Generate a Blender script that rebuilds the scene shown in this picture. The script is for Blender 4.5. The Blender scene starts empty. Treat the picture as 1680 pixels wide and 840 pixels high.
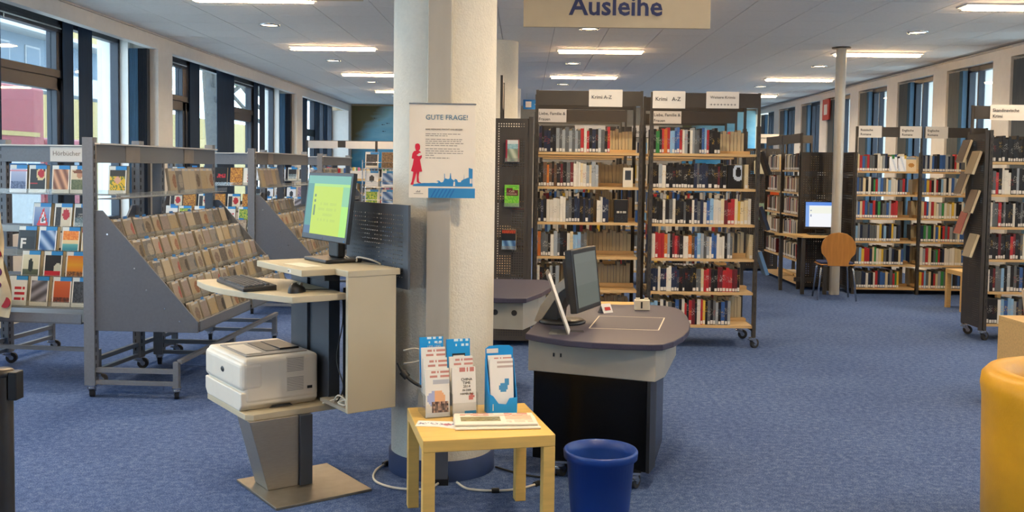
import bpy, math, random
from math import sin, cos, pi, radians
from mathutils import Matrix, Vector
random.seed(7)
D = bpy.data
sc = bpy.context.scene
C = sc.collection

# ---------------------------------------------------------------- camera, sky, exposure
PITCH, YAW, ROLL = radians(3.0), radians(.72), radians(.75)
cam_d = D.cameras.new('camera'); cam = D.objects.new('camera', cam_d); C.objects.link(cam)
cam.matrix_world = (Matrix.Translation((0, 0, 1.55)) @ Matrix.Rotation(YAW, 4, 'Z') @
                    Matrix.Rotation(pi/2 - PITCH, 4, 'X') @ Matrix.Rotation(ROLL, 4, 'Z'))
cam_d.sensor_width = 36; cam_d.lens = 1600/1680*36; cam_d.shift_y = -61.4/1680
cam_d.clip_end = 300
sc.camera = cam
world = D.worlds.new('overcast_sky'); sc.world = world; world.use_nodes = True
wn = world.node_tree.nodes; wl = world.node_tree.links
bg = wn['Background']; bg.inputs['Strength'].default_value = 9.0
tc = wn.new('ShaderNodeTexCoord'); nz = wn.new('ShaderNodeTexNoise'); nz.inputs['Scale'].default_value = 1.5
cr = wn.new('ShaderNodeValToRGB')
cr.color_ramp.elements[0].color = (.66, .83, 1.0, 1); cr.color_ramp.elements[1].color = (.80, .91, 1.0, 1)
wl.new(tc.outputs['Generated'], nz.inputs['Vector']); wl.new(nz.outputs['Fac'], cr.inputs['Fac']); wl.new(cr.outputs['Color'], bg.inputs['Color'])
sc.view_settings.view_transform = 'Standard'; sc.view_settings.look = 'None'
sc.view_settings.gamma = 1; sc.view_settings.use_curve_mapping = False
sc.view_settings.exposure = 0.0
sc.cycles.use_denoising = True
sc.cycles.max_bounces = 8; sc.cycles.diffuse_bounces = 5; sc.cycles.glossy_bounces = 3
sc.cycles.transmission_bounces = 6; sc.cycles.transparent_max_bounces = 16
sc.cycles.caustics_reflective = False; sc.cycles.caustics_refractive = False
sc.cycles.sample_clamp_indirect = 6
LAMP = 1.0          # common factor of the ceiling lamps

# ---------------------------------------------------------------- materials
def lin(c):
    if isinstance(c, str):
        c = [int(c[i:i+2], 16)/255 for i in (0, 2, 4)]
    return tuple((v/12.92 if v <= .04045 else ((v+.055)/1.055)**2.4) for v in c[:3]) + (1,)
MATS = {}
def mat(name, col, rough=.6, metal=0, var=.08, scale=12, bump=0, bscale=None, stretch=None, coat=0, spec=None):
    m = D.materials.new(name); m.use_nodes = True; MATS[name] = m
    nt = m.node_tree; p = nt.nodes['Principled BSDF']
    c = lin(col)
    p.inputs['Roughness'].default_value = rough; p.inputs['Metallic'].default_value = metal
    if spec is not None: p.inputs['Specular IOR Level'].default_value = spec
    if coat: p.inputs['Coat Weight'].default_value = coat
    t = nt.nodes.new('ShaderNodeTexCoord'); n = nt.nodes.new('ShaderNodeTexNoise')
    n.inputs['Scale'].default_value = scale; n.inputs['Detail'].default_value = 4
    src = t.outputs['Object']
    if stretch:
        mp = nt.nodes.new('ShaderNodeMapping'); mp.inputs['Scale'].default_value = stretch
        nt.links.new(src, mp.inputs['Vector']); src = mp.outputs['Vector']
    nt.links.new(src, n.inputs['Vector'])
    r = nt.nodes.new('ShaderNodeValToRGB')
    r.color_ramp.elements[0].position = .3; r.color_ramp.elements[1].position = .7
    r.color_ramp.elements[0].color = tuple(v*(1-var) for v in c[:3]) + (1,)
    r.color_ramp.elements[1].color = tuple(min(1, v*(1+var)) for v in c[:3]) + (1,)
    nt.links.new(n.outputs['Fac'], r.inputs['Fac']); nt.links.new(r.outputs['Color'], p.inputs['Base Color'])
    if bump:
        n2 = nt.nodes.new('ShaderNodeTexNoise'); n2.inputs['Scale'].default_value = bscale or scale
        b = nt.nodes.new('ShaderNodeBump'); b.inputs['Strength'].default_value = bump; b.inputs['Distance'].default_value = .01
        nt.links.new(t.outputs['Object'], n2.inputs['Vector']); nt.links.new(n2.outputs['Fac'], b.inputs['Height'])
        nt.links.new(b.outputs['Normal'], p.inputs['Normal'])
    return m
def emis(name, col, s):
    m = D.materials.new(name); m.use_nodes = True; MATS[name] = m
    nt = m.node_tree; p = nt.nodes['Principled BSDF']
    p.inputs['Base Color'].default_value = lin(col); p.inputs['Emission Color'].default_value = lin(col)
    p.inputs['Emission Strength'].default_value = s
    return m
def attrmat(name, rough=.45, emit=0, spec=.4):
    m = D.materials.new(name); m.use_nodes = True; MATS[name] = m
    nt = m.node_tree; p = nt.nodes['Principled BSDF']; a = nt.nodes.new('ShaderNodeAttribute'); a.attribute_name = 'Col'
    nt.links.new(a.outputs['Color'], p.inputs['Base Color']); p.inputs['Roughness'].default_value = rough
    p.inputs['Specular IOR Level'].default_value = spec
    if emit:
        p.inputs['Base Color'].default_value = (0, 0, 0, 1); nt.links.remove(p.inputs['Base Color'].links[0])
        nt.links.new(a.outputs['Color'], p.inputs['Emission Color']); p.inputs['Emission Strength'].default_value = emit
    return m
def clear(name, tint, gloss=.08, haze=0., rough=.02):
    m = D.materials.new(name); m.use_nodes = True; MATS[name] = m
    nt = m.node_tree; nt.nodes.remove(nt.nodes['Principled BSDF']); out = nt.nodes['Material Output']
    tr = nt.nodes.new('ShaderNodeBsdfTransparent'); tr.inputs['Color'].default_value = lin(tint)
    gl = nt.nodes.new('ShaderNodeBsdfGlossy'); gl.inputs['Roughness'].default_value = rough
    fr = nt.nodes.new('ShaderNodeLayerWeight'); fr.inputs['Blend'].default_value = .25
    mu = nt.nodes.new('ShaderNodeMath'); mu.operation = 'MULTIPLY_ADD'; mu.inputs[1].default_value = .3; mu.inputs[2].default_value = gloss*.3
    mx = nt.nodes.new('ShaderNodeMixShader')
    nt.links.new(fr.outputs['Fresnel'], mu.inputs[0]); nt.links.new(mu.outputs[0], mx.inputs['Fac'])
    nt.links.new(tr.outputs[0], mx.inputs[1]); nt.links.new(gl.outputs[0], mx.inputs[2])
    last = mx
    if haze:
        df = nt.nodes.new('ShaderNodeBsdfDiffuse'); df.inputs['Color'].default_value = lin('e8e8e8')
        m2 = nt.nodes.new('ShaderNodeMixShader'); m2.inputs['Fac'].default_value = haze
        nt.links.new(mx.outputs[0], m2.inputs[1]); nt.links.new(df.outputs[0], m2.inputs[2]); last = m2
    nt.links.new(last.outputs[0], out.inputs['Surface'])
    return m
def bookmat():
    m = D.materials.new('book_cover'); m.use_nodes = True; MATS['book'] = m
    nt = m.node_tree; p = nt.nodes['Principled BSDF']; L = nt.links
    oi = nt.nodes.new('ShaderNodeObjectInfo'); t = nt.nodes.new('ShaderNodeTexCoord'); sp = nt.nodes.new('ShaderNodeSeparateXYZ')
    L.new(t.outputs['Object'], sp.inputs[0])
    # title bands printed on the spine: z is 0..1 in the book's own space
    def band(lo_s, lo_o, w):
        lo = nt.nodes.new('ShaderNodeMath'); lo.operation = 'MULTIPLY_ADD'; lo.inputs[1].default_value = lo_s; lo.inputs[2].default_value = lo_o
        L.new(oi.outputs['Random'], lo.inputs[0])
        d = nt.nodes.new('ShaderNodeMath'); d.operation = 'SUBTRACT'; L.new(sp.outputs['Z'], d.inputs[0]); L.new(lo.outputs[0], d.inputs[1])
        a = nt.nodes.new('ShaderNodeMath'); a.operation = 'ABSOLUTE'; L.new(d.outputs[0], a.inputs[0])
        g = nt.nodes.new('ShaderNodeMath'); g.operation = 'LESS_THAN'; g.inputs[1].default_value = w; L.new(a.outputs[0], g.inputs[0])
        return g
    b1 = band(.25, .45, .13); n = nt.nodes.new('ShaderNodeTexNoise'); n.inputs['Scale'].default_value = 9
    mp = nt.nodes.new('ShaderNodeMapping'); mp.inputs['Scale'].default_value = (.5, .1, 2.2)
    L.new(t.outputs['Object'], mp.inputs['Vector'])
    ad = nt.nodes.new('ShaderNodeVectorMath'); ad.operation = 'ADD'; L.new(mp.outputs[0], ad.inputs[0]); L.new(oi.outputs['Random'], ad.inputs[1])
    L.new(ad.outputs[0], n.inputs['Vector'])
    th = nt.nodes.new('ShaderNodeMath'); th.operation = 'GREATER_THAN'; th.inputs[1].default_value = .56; L.new(n.outputs['Fac'], th.inputs[0])
    mm = nt.nodes.new('ShaderNodeMath'); mm.operation = 'MULTIPLY'; L.new(b1.outputs[0], mm.inputs[0]); L.new(th.outputs[0], mm.inputs[1])
    r = nt.nodes.new('ShaderNodeValToRGB'); r.color_ramp.interpolation = 'CONSTANT'
    els = r.color_ramp.elements; els[0].color = lin('b8b4a8'); els[1].position = .25; els[1].color = lin('a83a30')
    for pos, c in ((.42, 'c9a552'), (.6, 'd9d6cf'), (.78, '6d7f96'), (.9, '2c2a2a')):
        e = els.new(pos); e.color = lin(c)
    fr = nt.nodes.new('ShaderNodeMath'); fr.operation = 'MULTIPLY'; fr.inputs[1].default_value = 17.3; L.new(oi.outputs['Random'], fr.inputs[0])
    fc = nt.nodes.new('ShaderNodeMath'); fc.operation = 'FRACT'; L.new(fr.outputs[0], fc.inputs[0]); L.new(fc.outputs[0], r.inputs['Fac'])
    m3 = nt.nodes.new('ShaderNodeMath'); m3.operation = 'MULTIPLY'; m3.inputs[1].default_value = .55; L.new(mm.outputs[0], m3.inputs[0])
    mx = nt.nodes.new('ShaderNodeMixRGB'); L.new(m3.outputs[0], mx.inputs['Fac']); L.new(oi.outputs['Color'], mx.inputs['Color1']); L.new(r.outputs['Color'], mx.inputs['Color2'])
    L.new(mx.outputs[0], p.inputs['Base Color']); p.inputs['Roughness'].default_value = .38
bookmat()
def objcol(name, rough=.4):
    m = D.materials.new(name); m.use_nodes = True; MATS[name] = m
    nt = m.node_tree; p = nt.nodes['Principled BSDF']; oi = nt.nodes.new('ShaderNodeObjectInfo')
    nt.links.new(oi.outputs['Color'], p.inputs['Base Color']); p.inputs['Roughness'].default_value = rough
def carpet():
    m = D.materials.new('carpet'); m.use_nodes = True; MATS['carpet'] = m
    nt = m.node_tree; p = nt.nodes['Principled BSDF']; L = nt.links; t = nt.nodes.new('ShaderNodeTexCoord')
    n1 = nt.nodes.new('ShaderNodeTexNoise'); n1.inputs['Scale'].default_value = 150; n1.inputs['Detail'].default_value = 3
    n2 = nt.nodes.new('ShaderNodeTexNoise'); n2.inputs['Scale'].default_value = 1.3; n2.inputs['Detail'].default_value = 5
    n3 = nt.nodes.new('ShaderNodeTexNoise'); n3.inputs['Scale'].default_value = 30; n3.inputs['Detail'].default_value = 4
    for n in (n1, n2, n3): L.new(t.outputs['Object'], n.inputs['Vector'])
    r = nt.nodes.new('ShaderNodeValToRGB'); e = r.color_ramp.elements
    e[0].position = .33; e[0].color = lin('22365c'); e[1].position = .68; e[1].color = lin('74829f')
    a = e.new(.5); a.color = lin('445a86')
    ad = nt.nodes.new('ShaderNodeMath'); ad.operation = 'MULTIPLY_ADD'; ad.inputs[1].default_value = .35; L.new(n3.outputs['Fac'], ad.inputs[0])
    s = nt.nodes.new('ShaderNodeMath'); s.operation = 'MULTIPLY'; s.inputs[1].default_value = .65; L.new(n1.outputs['Fac'], s.inputs[0])
    L.new(s.outputs[0], ad.inputs[2]); L.new(ad.outputs[0], r.inputs['Fac'])
    mx = nt.nodes.new('ShaderNodeMixRGB'); mx.blend_type = 'MULTIPLY'; mx.inputs['Fac'].default_value = .45
    r2 = nt.nodes.new('ShaderNodeValToRGB'); r2.color_ramp.elements[0].position = .35; r2.color_ramp.elements[0].color = (.72, .74, .8, 1); r2.color_ramp.elements[1].position = .65; r2.color_ramp.elements[1].color = (1.1, 1.08, 1.05, 1)
    L.new(n2.outputs['Fac'], r2.inputs['Fac']); L.new(r.outputs['Color'], mx.inputs['Color1']); L.new(r2.outputs['Color'], mx.inputs['Color2'])
    L.new(mx.outputs[0], p.inputs['Base Color']); p.inputs['Roughness'].default_value = .95; p.inputs['Specular IOR Level'].default_value = .15
    b = nt.nodes.new('ShaderNodeBump'); b.inputs['Strength'].default_value = .5; b.inputs['Distance'].default_value = .004
    L.new(n1.outputs['Fac'], b.inputs['Height']); L.new(b.outputs['Normal'], p.inputs['Normal'])
carpet()
def mural():
    m = D.materials.new('mural'); m.use_nodes = True; MATS['mural'] = m
    nt = m.node_tree; p = nt.nodes['Principled BSDF']; L = nt.links; t = nt.nodes.new('ShaderNodeTexCoord')
    sp = nt.nodes.new('ShaderNodeSeparateXYZ'); L.new(t.outputs['Generated'], sp.inputs[0])
    n = nt.nodes.new('ShaderNodeTexNoise'); n.inputs['Scale'].default_value = 5; n.inputs['Detail'].default_value = 6
    mp = nt.nodes.new('ShaderNodeMapping'); mp.inputs['Scale'].default_value = (1, 1, 3.5); L.new(t.outputs['Generated'], mp.inputs['Vector']); L.new(mp.outputs[0], n.inputs['Vector'])
    r = nt.nodes.new('ShaderNodeValToRGB'); e = r.color_ramp.elements
    e[0].position = 0; e[0].color = lin('0d4f86'); e[1].position = 1; e[1].color = lin('8fbcc4')
    a = e.new(.45); a.color = lin('2e86ae')
    ad = nt.nodes.new('ShaderNodeMath'); ad.operation = 'MULTIPLY_ADD'; ad.inputs[1].default_value = .5; ad.inputs[2].default_value = -.25; L.new(n.outputs['Fac'], ad.inputs[0])
    a2 = nt.nodes.new('ShaderNodeMath'); a2.operation = 'ADD'; L.new(ad.outputs[0], a2.inputs[0]); L.new(sp.outputs['Z'], a2.inputs[1]); L.new(a2.outputs[0], r.inputs['Fac'])
    # a brown green rock slope in the upper left corner
    d = nt.nodes.new('ShaderNodeMath'); d.operation = 'MULTIPLY_ADD'; d.inputs[1].default_value = -1.3; L.new(sp.outputs['X'], d.inputs[0]); L.new(sp.outputs['Z'], d.inputs[2])
    d2 = nt.nodes.new('ShaderNodeMath'); d2.operation = 'MULTIPLY_ADD'; d2.inputs[1].default_value = .25; L.new(n.outputs['Fac'], d2.inputs[0]); L.new(d.outputs[0], d2.inputs[2])
    r3 = nt.nodes.new('ShaderNodeValToRGB'); r3.color_ramp.elements[0].position = .62; r3.color_ramp.elements[1].position = .8; L.new(d2.outputs[0], r3.inputs['Fac'])
    mx = nt.nodes.new('ShaderNodeMixRGB'); L.new(r3.outputs['Color'], mx.inputs['Fac']); L.new(r.outputs['Color'], mx.inputs['Color1']); mx.inputs['Color2'].default_value = lin('5d5b3c')
    L.new(mx.outputs[0], p.inputs['Base Color']); p.inputs['Roughness'].default_value = .7
mural()
mat('white_wall', 'd9d6d0', .85, var=.03, bump=.15, bscale=60)
mat('pillar_plaster', 'e2dccd', .9, var=.03, scale=40, bump=.35, bscale=95)
mat('far_wall', 'b9ac94', .85, var=.06)
mat('ceiling_tile', 'e4e2de', .9, var=.03, scale=25, bump=.1, bscale=200)
mat('ceiling_grid', 'b9b7b4', .7)
mat('navy_frame', '1b222f', .45, var=.1)
mat('blind', '24384f', .8, var=.12, scale=30, stretch=(1, 1, .1))
mat('blind_light', '44657f', .8, var=.1, scale=30, stretch=(1, 1, .1))
mat('blind_grey', '5a6064', .85, var=.1, scale=30, stretch=(1, 1, .1))
mat('sheer', 'dfe3f0', .9, var=.05, scale=30, stretch=(1, 1, .1))
mat('rack_steel', '6c717a', .5, .0, var=.06, scale=60)
mat('rack_panel', '575c66', .55, .0, var=.06, scale=60)
mat('slot_dark', '23252a', .7)
mat('dark_steel', '37332f', .5, .0, var=.08)
mat('perf_steel', '3a3633', .55, .0, var=.08)
mat('chrome', 'c8c8c8', .25, 1, var=.05)
mat('post_paint', 'b8b2a6', .4, .2, var=.03)
mat('card_taupe', '8f867c', .7)
mat('brushed', 'a49c90', .38, .7, var=.06, scale=30, stretch=(1, 1, 12))
mat('base_steel', '8c8579', .45, .8, var=.08, scale=20)
mat('rubber', '2b2a2b', .7)
mat('rubber_grey', '6d6a66', .6)
mat('birch', 'cda86c', .45, var=.12, scale=5, stretch=(1, 14, 14))
mat('lack_birch', 'e0b764', .4, var=.07, scale=5, stretch=(1.2, 12, 12))
mat('shelf_wood', 'c6a472', .5, var=.1, scale=5, stretch=(1, 14, 14))
mat('kiosk_laminate', 'bdb298', .5, var=.02, scale=6)
mat('kiosk_grey', '3f444c', .5, var=.06)
mat('black_gloss', '060606', .22, var=.1, spec=.25)
mat('black_plastic', '17171a', .4, var=.1)
mat('charcoal_plastic', '1a1b1e', .42, var=.1)
mat('key_plastic', '303238', .5, var=.1)
mat('printer_white', 'd9d2c4', .45, var=.03)
mat('printer_grey', '8d8a86', .5)
mat('desk_top', '3a384a', .45, var=.16, scale=220, spec=.35)
mat('desk_apron', 'a09b8f', .5, var=.04)
mat('bin_blue', '123a86', .4, var=.05)
mat('yellow_leather', 'c99312', .42, var=.09, scale=7, bump=.08, bscale=90)
mat('paper', 'ece4d4', .8, var=.02)
mat('card_white', 'dcd8d2', .75, var=.02)
mat('card_cream', 'd8cdb8', .75, var=.02)
mat('sign_face', 'c6baa0', .7, var=.03)
mat('poster_white', 'f0e4d2', .6, var=.015)
mat('poster_blue', '2f86c0', .6, var=.04)
mat('poster_red', 'd6213f', .6, var=.05)
mat('text_dark', '3c4048', .7); mat('poster_ink', '4a7d9c', .7); mat('dot_orange', 'c8481e', .6)
mat('text_navy', '1d2f63', .6)
mat('text_grey', '8a8078', .7)
mat('text_red', 'b8443a', .7)
mat('sky_blue', '1292dc', .55, var=.04)
mat('page', 'cdbf9f', .8, var=.12, scale=60, stretch=(8, 8, .5))
mat('spine_label', 'd2cfc9', .6, var=.03)
mat('cable_white', 'c9c4b8', .5)
mat('cable_black', '1a1a1a', .5)
mat('pillar_skirt', '243a66', .8, var=.1)
mat('duct', 'bdb7aa', .42, .25, var=.04, scale=20, stretch=(1, 1, .2))
mat('duct_dark', '595d66', .5, .4)
mat('chair_wood', 'a97538', .35, var=.14, scale=4, stretch=(9, 9, 1))
mat('seat_blue', '26345f', .9, var=.1)
mat('fire_red', 'b02a24', .6)
mat('exit_blue', '1b6fb4', .6)
mat('case_dark', '1d1c1d', .35)
mat('case_cream', '8f8677', .5, var=.1)
mat('stanchion', '55504a', .3, .7)
mat('bag_paper', 'd9cbaa', .85, var=.08, scale=9, bump=.6, bscale=14)
mat('dot_red', '9c2430', .8); mat('dot_purple', '5d2350', .8)
mat('out_ground', 'cfcec8', .9); mat('out_white', '9b9d9e', .8); mat('out_yellow', '94804f', .8, var=.1); mat('out_grey', '64727e', .8)
mat('out_red', '7c2a30', .6, var=.1); mat('bark', '4b4741', .9, var=.2); mat('leaf', '5f7a4a', .9, var=.3)
clear('window_glass', 'eef6fa', .06); clear('acrylic', 'f2f4f2', .12, .10); clear('acrylic_thin', 'fbfbfa', .06, .02); clear('brown_acrylic', '8a827a', .12, .25)
attrmat('print'); attrmat('screen', emit=1.0); attrmat('book_stuff', .5)
objcol('plain_object_colour')
clear('cd_plastic', 'efe9dc', .15, .18)

# ---------------------------------------------------------------- mesh helpers
class MB:
    def __init__(s): s.v = []; s.f = []; s.mi = []; s.sm = []; s.col = []; s.mats = []; s.cc = None
    def m(s, name):
        if name not in s.mats: s.mats.append(name)
        s.cur = s.mats.index(name); return s
    def face(s, idx, smooth=False, col=None):
        s.f.append(idx); s.mi.append(getattr(s, 'cur', 0)); s.sm.append(smooth); s.col.append(col or s.cc)
    def quad(s, a, b, c, d, col=None):
        n = len(s.v); s.v += [a, b, c, d]; s.face((n, n+1, n+2, n+3), False, col)
    def poly(s, pts, col=None):
        n = len(s.v); s.v += list(pts); s.face(tuple(range(n, n+len(pts))), False, col)
    def hexa(s, p):           # 8 points: bottom 4 ccw, top 4 ccw
        n = len(s.v); s.v += list(p)
        for q in ((3, 2, 1, 0), (4, 5, 6, 7), (0, 1, 5, 4), (1, 2, 6, 5), (2, 3, 7, 6), (3, 0, 4, 7)):
            s.face(tuple(n+i for i in q))
        return s
    def box(s, x0, x1, y0, y1, z0, z1):
        s.hexa([(x0, y0, z0), (x1, y0, z0), (x1, y1, z0), (x0, y1, z0), (x0, y0, z1), (x1, y0, z1), (x1, y1, z1), (x0, y1, z1)])
        return s
    def prism(s, pts, z0, z1, axis='z', smooth=False):
        def P(p, h):
            if axis == 'z': return (p[0], p[1], h)
            if axis == 'y': return (p[0], h, p[1])
            return (h, p[0], p[1])
        n = len(pts)
        area = sum(pts[i][0]*pts[(i+1) % n][1]-pts[(i+1) % n][0]*pts[i][1] for i in range(n))
        if (area < 0) != (axis == 'y'): pts = pts[::-1]
        k = len(s.v); s.v += [P(p, z0) for p in pts] + [P(p, z1) for p in pts]
        s.face(tuple(k+i for i in range(n))[::-1]); s.face(tuple(k+n+i for i in range(n)))
        if smooth:
            k2 = len(s.v); s.v += [P(p, z0) for p in pts] + [P(p, z1) for p in pts]; k = k2
        for i in range(n):
            j = (i+1) % n; s.face((k+i, k+j, k+n+j, k+n+i), smooth)
        return s
    def cyl(s, p0, p1, r0, r1=None, n=14, caps=True):
        r1 = r0 if r1 is None else r1
        p0 = Vector(p0); p1 = Vector(p1); d = (p1-p0).normalized()
        a = d.orthogonal().normalized(); b = d.cross(a)
        def ring(p, r): return [tuple(p + r*(cos(2*pi*i/n)*a + sin(2*pi*i/n)*b)) for i in range(n)]
        k = len(s.v); s.v += ring(p0, r0) + ring(p1, r1)
        for i in range(n):
            j = (i+1) % n; s.face((k+i, k+j, k+n+j, k+n+i), True)
        if caps:
            k = len(s.v); s.v += ring(p0, r0) + ring(p1, r1)
            s.face(tuple(k+i for i in range(n))[::-1]); s.face(tuple(k+n+i for i in range(n)))
        return s
    def lathe(s, prof, n=32, c=(0, 0), close=False, a0=0, a1=2*pi):
        k = len(s.v); m = len(prof); full = abs(a1-a0-2*pi) < 1e-6; nn = n if full else n+1
        for i in range(nn):
            a = a0+(a1-a0)*i/n
            s.v += [(c[0]+r*cos(a), c[1]+r*sin(a), z) for r, z in prof]
        for i in range(n):
            j = (i+1) % nn
            for q in range(m-1):
                s.face((k+i*m+q, k+j*m+q, k+j*m+q+1, k+i*m+q+1), True)
        return s
    def tube(s, pts, r, n=8):
        pts = [Vector(p) for p in pts]; k = len(s.v); up = None
        for i, p in enumerate(pts):
            d = (pts[min(i+1, len(pts)-1)]-pts[max(i-1, 0)]).normalized()
            if up is None: up = d.orthogonal().normalized()
            up = (up - d*up.dot(d)).normalized(); b = d.cross(up)
            s.v += [tuple(p + r*(cos(2*pi*q/n)*up + sin(2*pi*q/n)*b)) for q in range(n)]
        for i in range(len(pts)-1):
            for q in range(n):
                w = (q+1) % n; s.face((k+i*n+q, k+i*n+w, k+(i+1)*n+w, k+(i+1)*n+q), True)
        s.face(tuple(k+q for q in range(n))[::-1]); e = k+(len(pts)-1)*n; s.face(tuple(e+q for q in range(n)))
        return s
    def sheet(s, fn, nu, nv, smooth=True):
        k = len(s.v)
        for j in range(nv+1):
            for i in range(nu+1): s.v.append(tuple(fn(i/nu, j/nv)))
        for j in range(nv):
            for i in range(nu):
                a = k+j*(nu+1)+i; s.face((a, a+1, a+nu+2, a+nu+1), smooth)
        return s
    def xf(s, M, start=0):
        for i in range(start, len(s.v)): s.v[i] = tuple(M @ Vector(s.v[i]))
        return s
    def mesh(s, name):
        me = D.meshes.new(name); me.from_pydata(s.v, [], s.f)
        for mn in (s.mats or ['white_wall']): me.materials.append(MATS[mn])
        me.polygons.foreach_set('material_index', s.mi); me.polygons.foreach_set('use_smooth', s.sm)
        if any(c is not None for c in s.col):
            at = me.color_attributes.new('Col', 'FLOAT_COLOR', 'CORNER'); buf = []
            for p, c in zip(me.polygons, s.col):
                buf += list(c or (.8, .8, .8, 1))*p.loop_total
            at.data.foreach_set('color', buf)
        me.update(); return me
    def build(s, name, parent=None, loc=(0, 0, 0), rz=0, bevel=0, seg=2):
        return link(name, s.mesh(name), parent, loc, rz, bevel, seg)
def link(name, me, parent=None, loc=(0, 0, 0), rz=0, bevel=0, seg=2, rx=0, scale=None):
    o = D.objects.new(name, me); C.objects.link(o); o.parent = parent; o.location = loc; o.rotation_euler = (rx, 0, rz)
    if scale: o.scale = scale
    if bevel:
        b = o.modifiers.new('bevel', 'BEVEL'); b.width = bevel; b.segments = seg; b.limit_method = 'ANGLE'; b.angle_limit = radians(40); b.harden_normals = False
    return o
def tag(o, label, cat=None, group=None, kind=None):
    if label: o['label'] = label
    if cat: o['category'] = cat
    if group: o['group'] = group
    if kind: o['kind'] = kind
    return o
def thing(name, label, cat, loc=(0, 0, 0), rz=0, group=None):
    o = D.objects.new(name, None); C.objects.link(o); o.location = loc; o.rotation_euler = (0, 0, rz); o.empty_display_size = .05
    return tag(o, label, cat, group)
def B(x0, x1, y0, y1, z0, z1, m): return MB().m(m).box(x0, x1, y0, y1, z0, z1)
TXT = {}
def text_mesh(s, size, m, align='LEFT', ext=.0004, bold=0):
    key = (s, size, m, align, bold)
    if key in TXT: return TXT[key]
    cu = D.curves.new('lettering', 'FONT'); cu.body = s; cu.size = size; cu.align_x = align; cu.extrude = ext; cu.offset = bold; cu.resolution_u = 2
    o = D.objects.new('lettering', cu); C.objects.link(o)
    dg = bpy.context.evaluated_depsgraph_get(); me = D.meshes.new_from_object(o.evaluated_get(dg))
    D.objects.remove(o); D.curves.remove(cu)
    me.name = 'lettering'; me.materials.clear(); me.materials.append(MATS[m]); TXT[key] = me
    return me
def text(s, size, m, parent, loc, align='LEFT', rx=pi/2, rz=0, name='lettering', bold=0):
    return link(name, text_mesh(s, size, m, align, bold=bold), parent, loc, rz, rx=rx)
def struct(o, label=None):
    o['kind'] = 'structure'
    if label: o['label'] = label
    return o
ORD = ['first', 'second', 'third', 'fourth', 'fifth', 'sixth', 'seventh', 'eighth', 'ninth', 'tenth', 'eleventh', 'twelfth', 'thirteenth', 'fourteenth', 'fifteenth', 'sixteenth', 'seventeenth', 'eighteenth', 'nineteenth', 'twentieth'] + ['twenty-'+w for w in ('first', 'second', 'third', 'fourth', 'fifth', 'sixth', 'seventh', 'eighth', 'ninth')] + ['thirtieth'] + ['thirty-'+w for w in ('first', 'second', 'third', 'fourth', 'fifth', 'sixth', 'seventh', 'eighth', 'ninth')] + ['fortieth', 'forty-first', 'forty-second', 'forty-third', 'forty-fourth']
# ---------------------------------------------------------------- the room
XL, XR, YB, YF, HC = -4.46, 5.87, 25.0, -3.0, 3.1
struct(B(-5.15, 6.4, YF-.2, YB+.2, -.12, 0, 'carpet').build('floor'), 'blue speckled carpet floor')
ceil = struct(B(-5.15, 6.4, YF-.2, YB+.2, HC+.014, HC+.2, 'ceiling_grid').build('ceiling'), 'white suspended ceiling of square tiles')
tm = MB().m('ceiling_tile').box(-.296, .296, -.296, .296, 0, .013).mesh('ceiling_tile')
rest = MB().m('ceiling_tile')
cnt = 0
for j in range(46):
    for i in range(17):
        x = -4.33+.6*i+.14; y = YF+.3+.6*j
        if y > YB-.3: continue
        if 8.6 < y < 19.2 and cnt < 300:
            link('ceiling_tile', tm, ceil, (x, y, HC)); cnt += 1
        else:
            rest.box(x-.296, x+.296, y-.296, y+.296, HC, HC+.013)
tag(rest.build('ceiling_tiles', ceil), None, kind='stuff')

# left wall: parapet, head beam, piers; windows between the piers
wl_ = MB().m('white_wall')
wl_.box(-5.15, -4.84, YF, YB, 0, .85)
wl_.box(-5.149, XL+.001, YF+.001, YB-.001, 3.081, HC+.013); wl_.box(-4.56, XL+.0005, YF+.001, YB-.001, 2.925, 3.0805)
PIER = [-2.56, 4.64, 11.84, 19.04]
for py in PIER:
    wl_.box(-5.15, -4.78, py-.12, py-.001, .851, 3.079); wl_.box(-5.15, XL, py, py+.48, 0, 2.924); wl_.box(-5.15, -4.561, py, py+.48, 2.924, 3.079)
wl_.box(-5.15, XL, YB-.4, YB-.001, 0, 2.924)
struct(wl_.build('wall_left'), 'white window wall with piers on the left')
nwin = 0
WX = -4.93
def frame_rect(mb, y0, y1, z0, z1, w, x0, x1):
    mb.box(x0, x1, y0, y0+w, z0, z1); mb.box(x0, x1, y1-w, y1, z0, z1)
    mb.box(x0, x1, y0+w, y1-w, z0, z0+w); mb.box(x0, x1, y0+w, y1-w, z1-w, z1)
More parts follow.
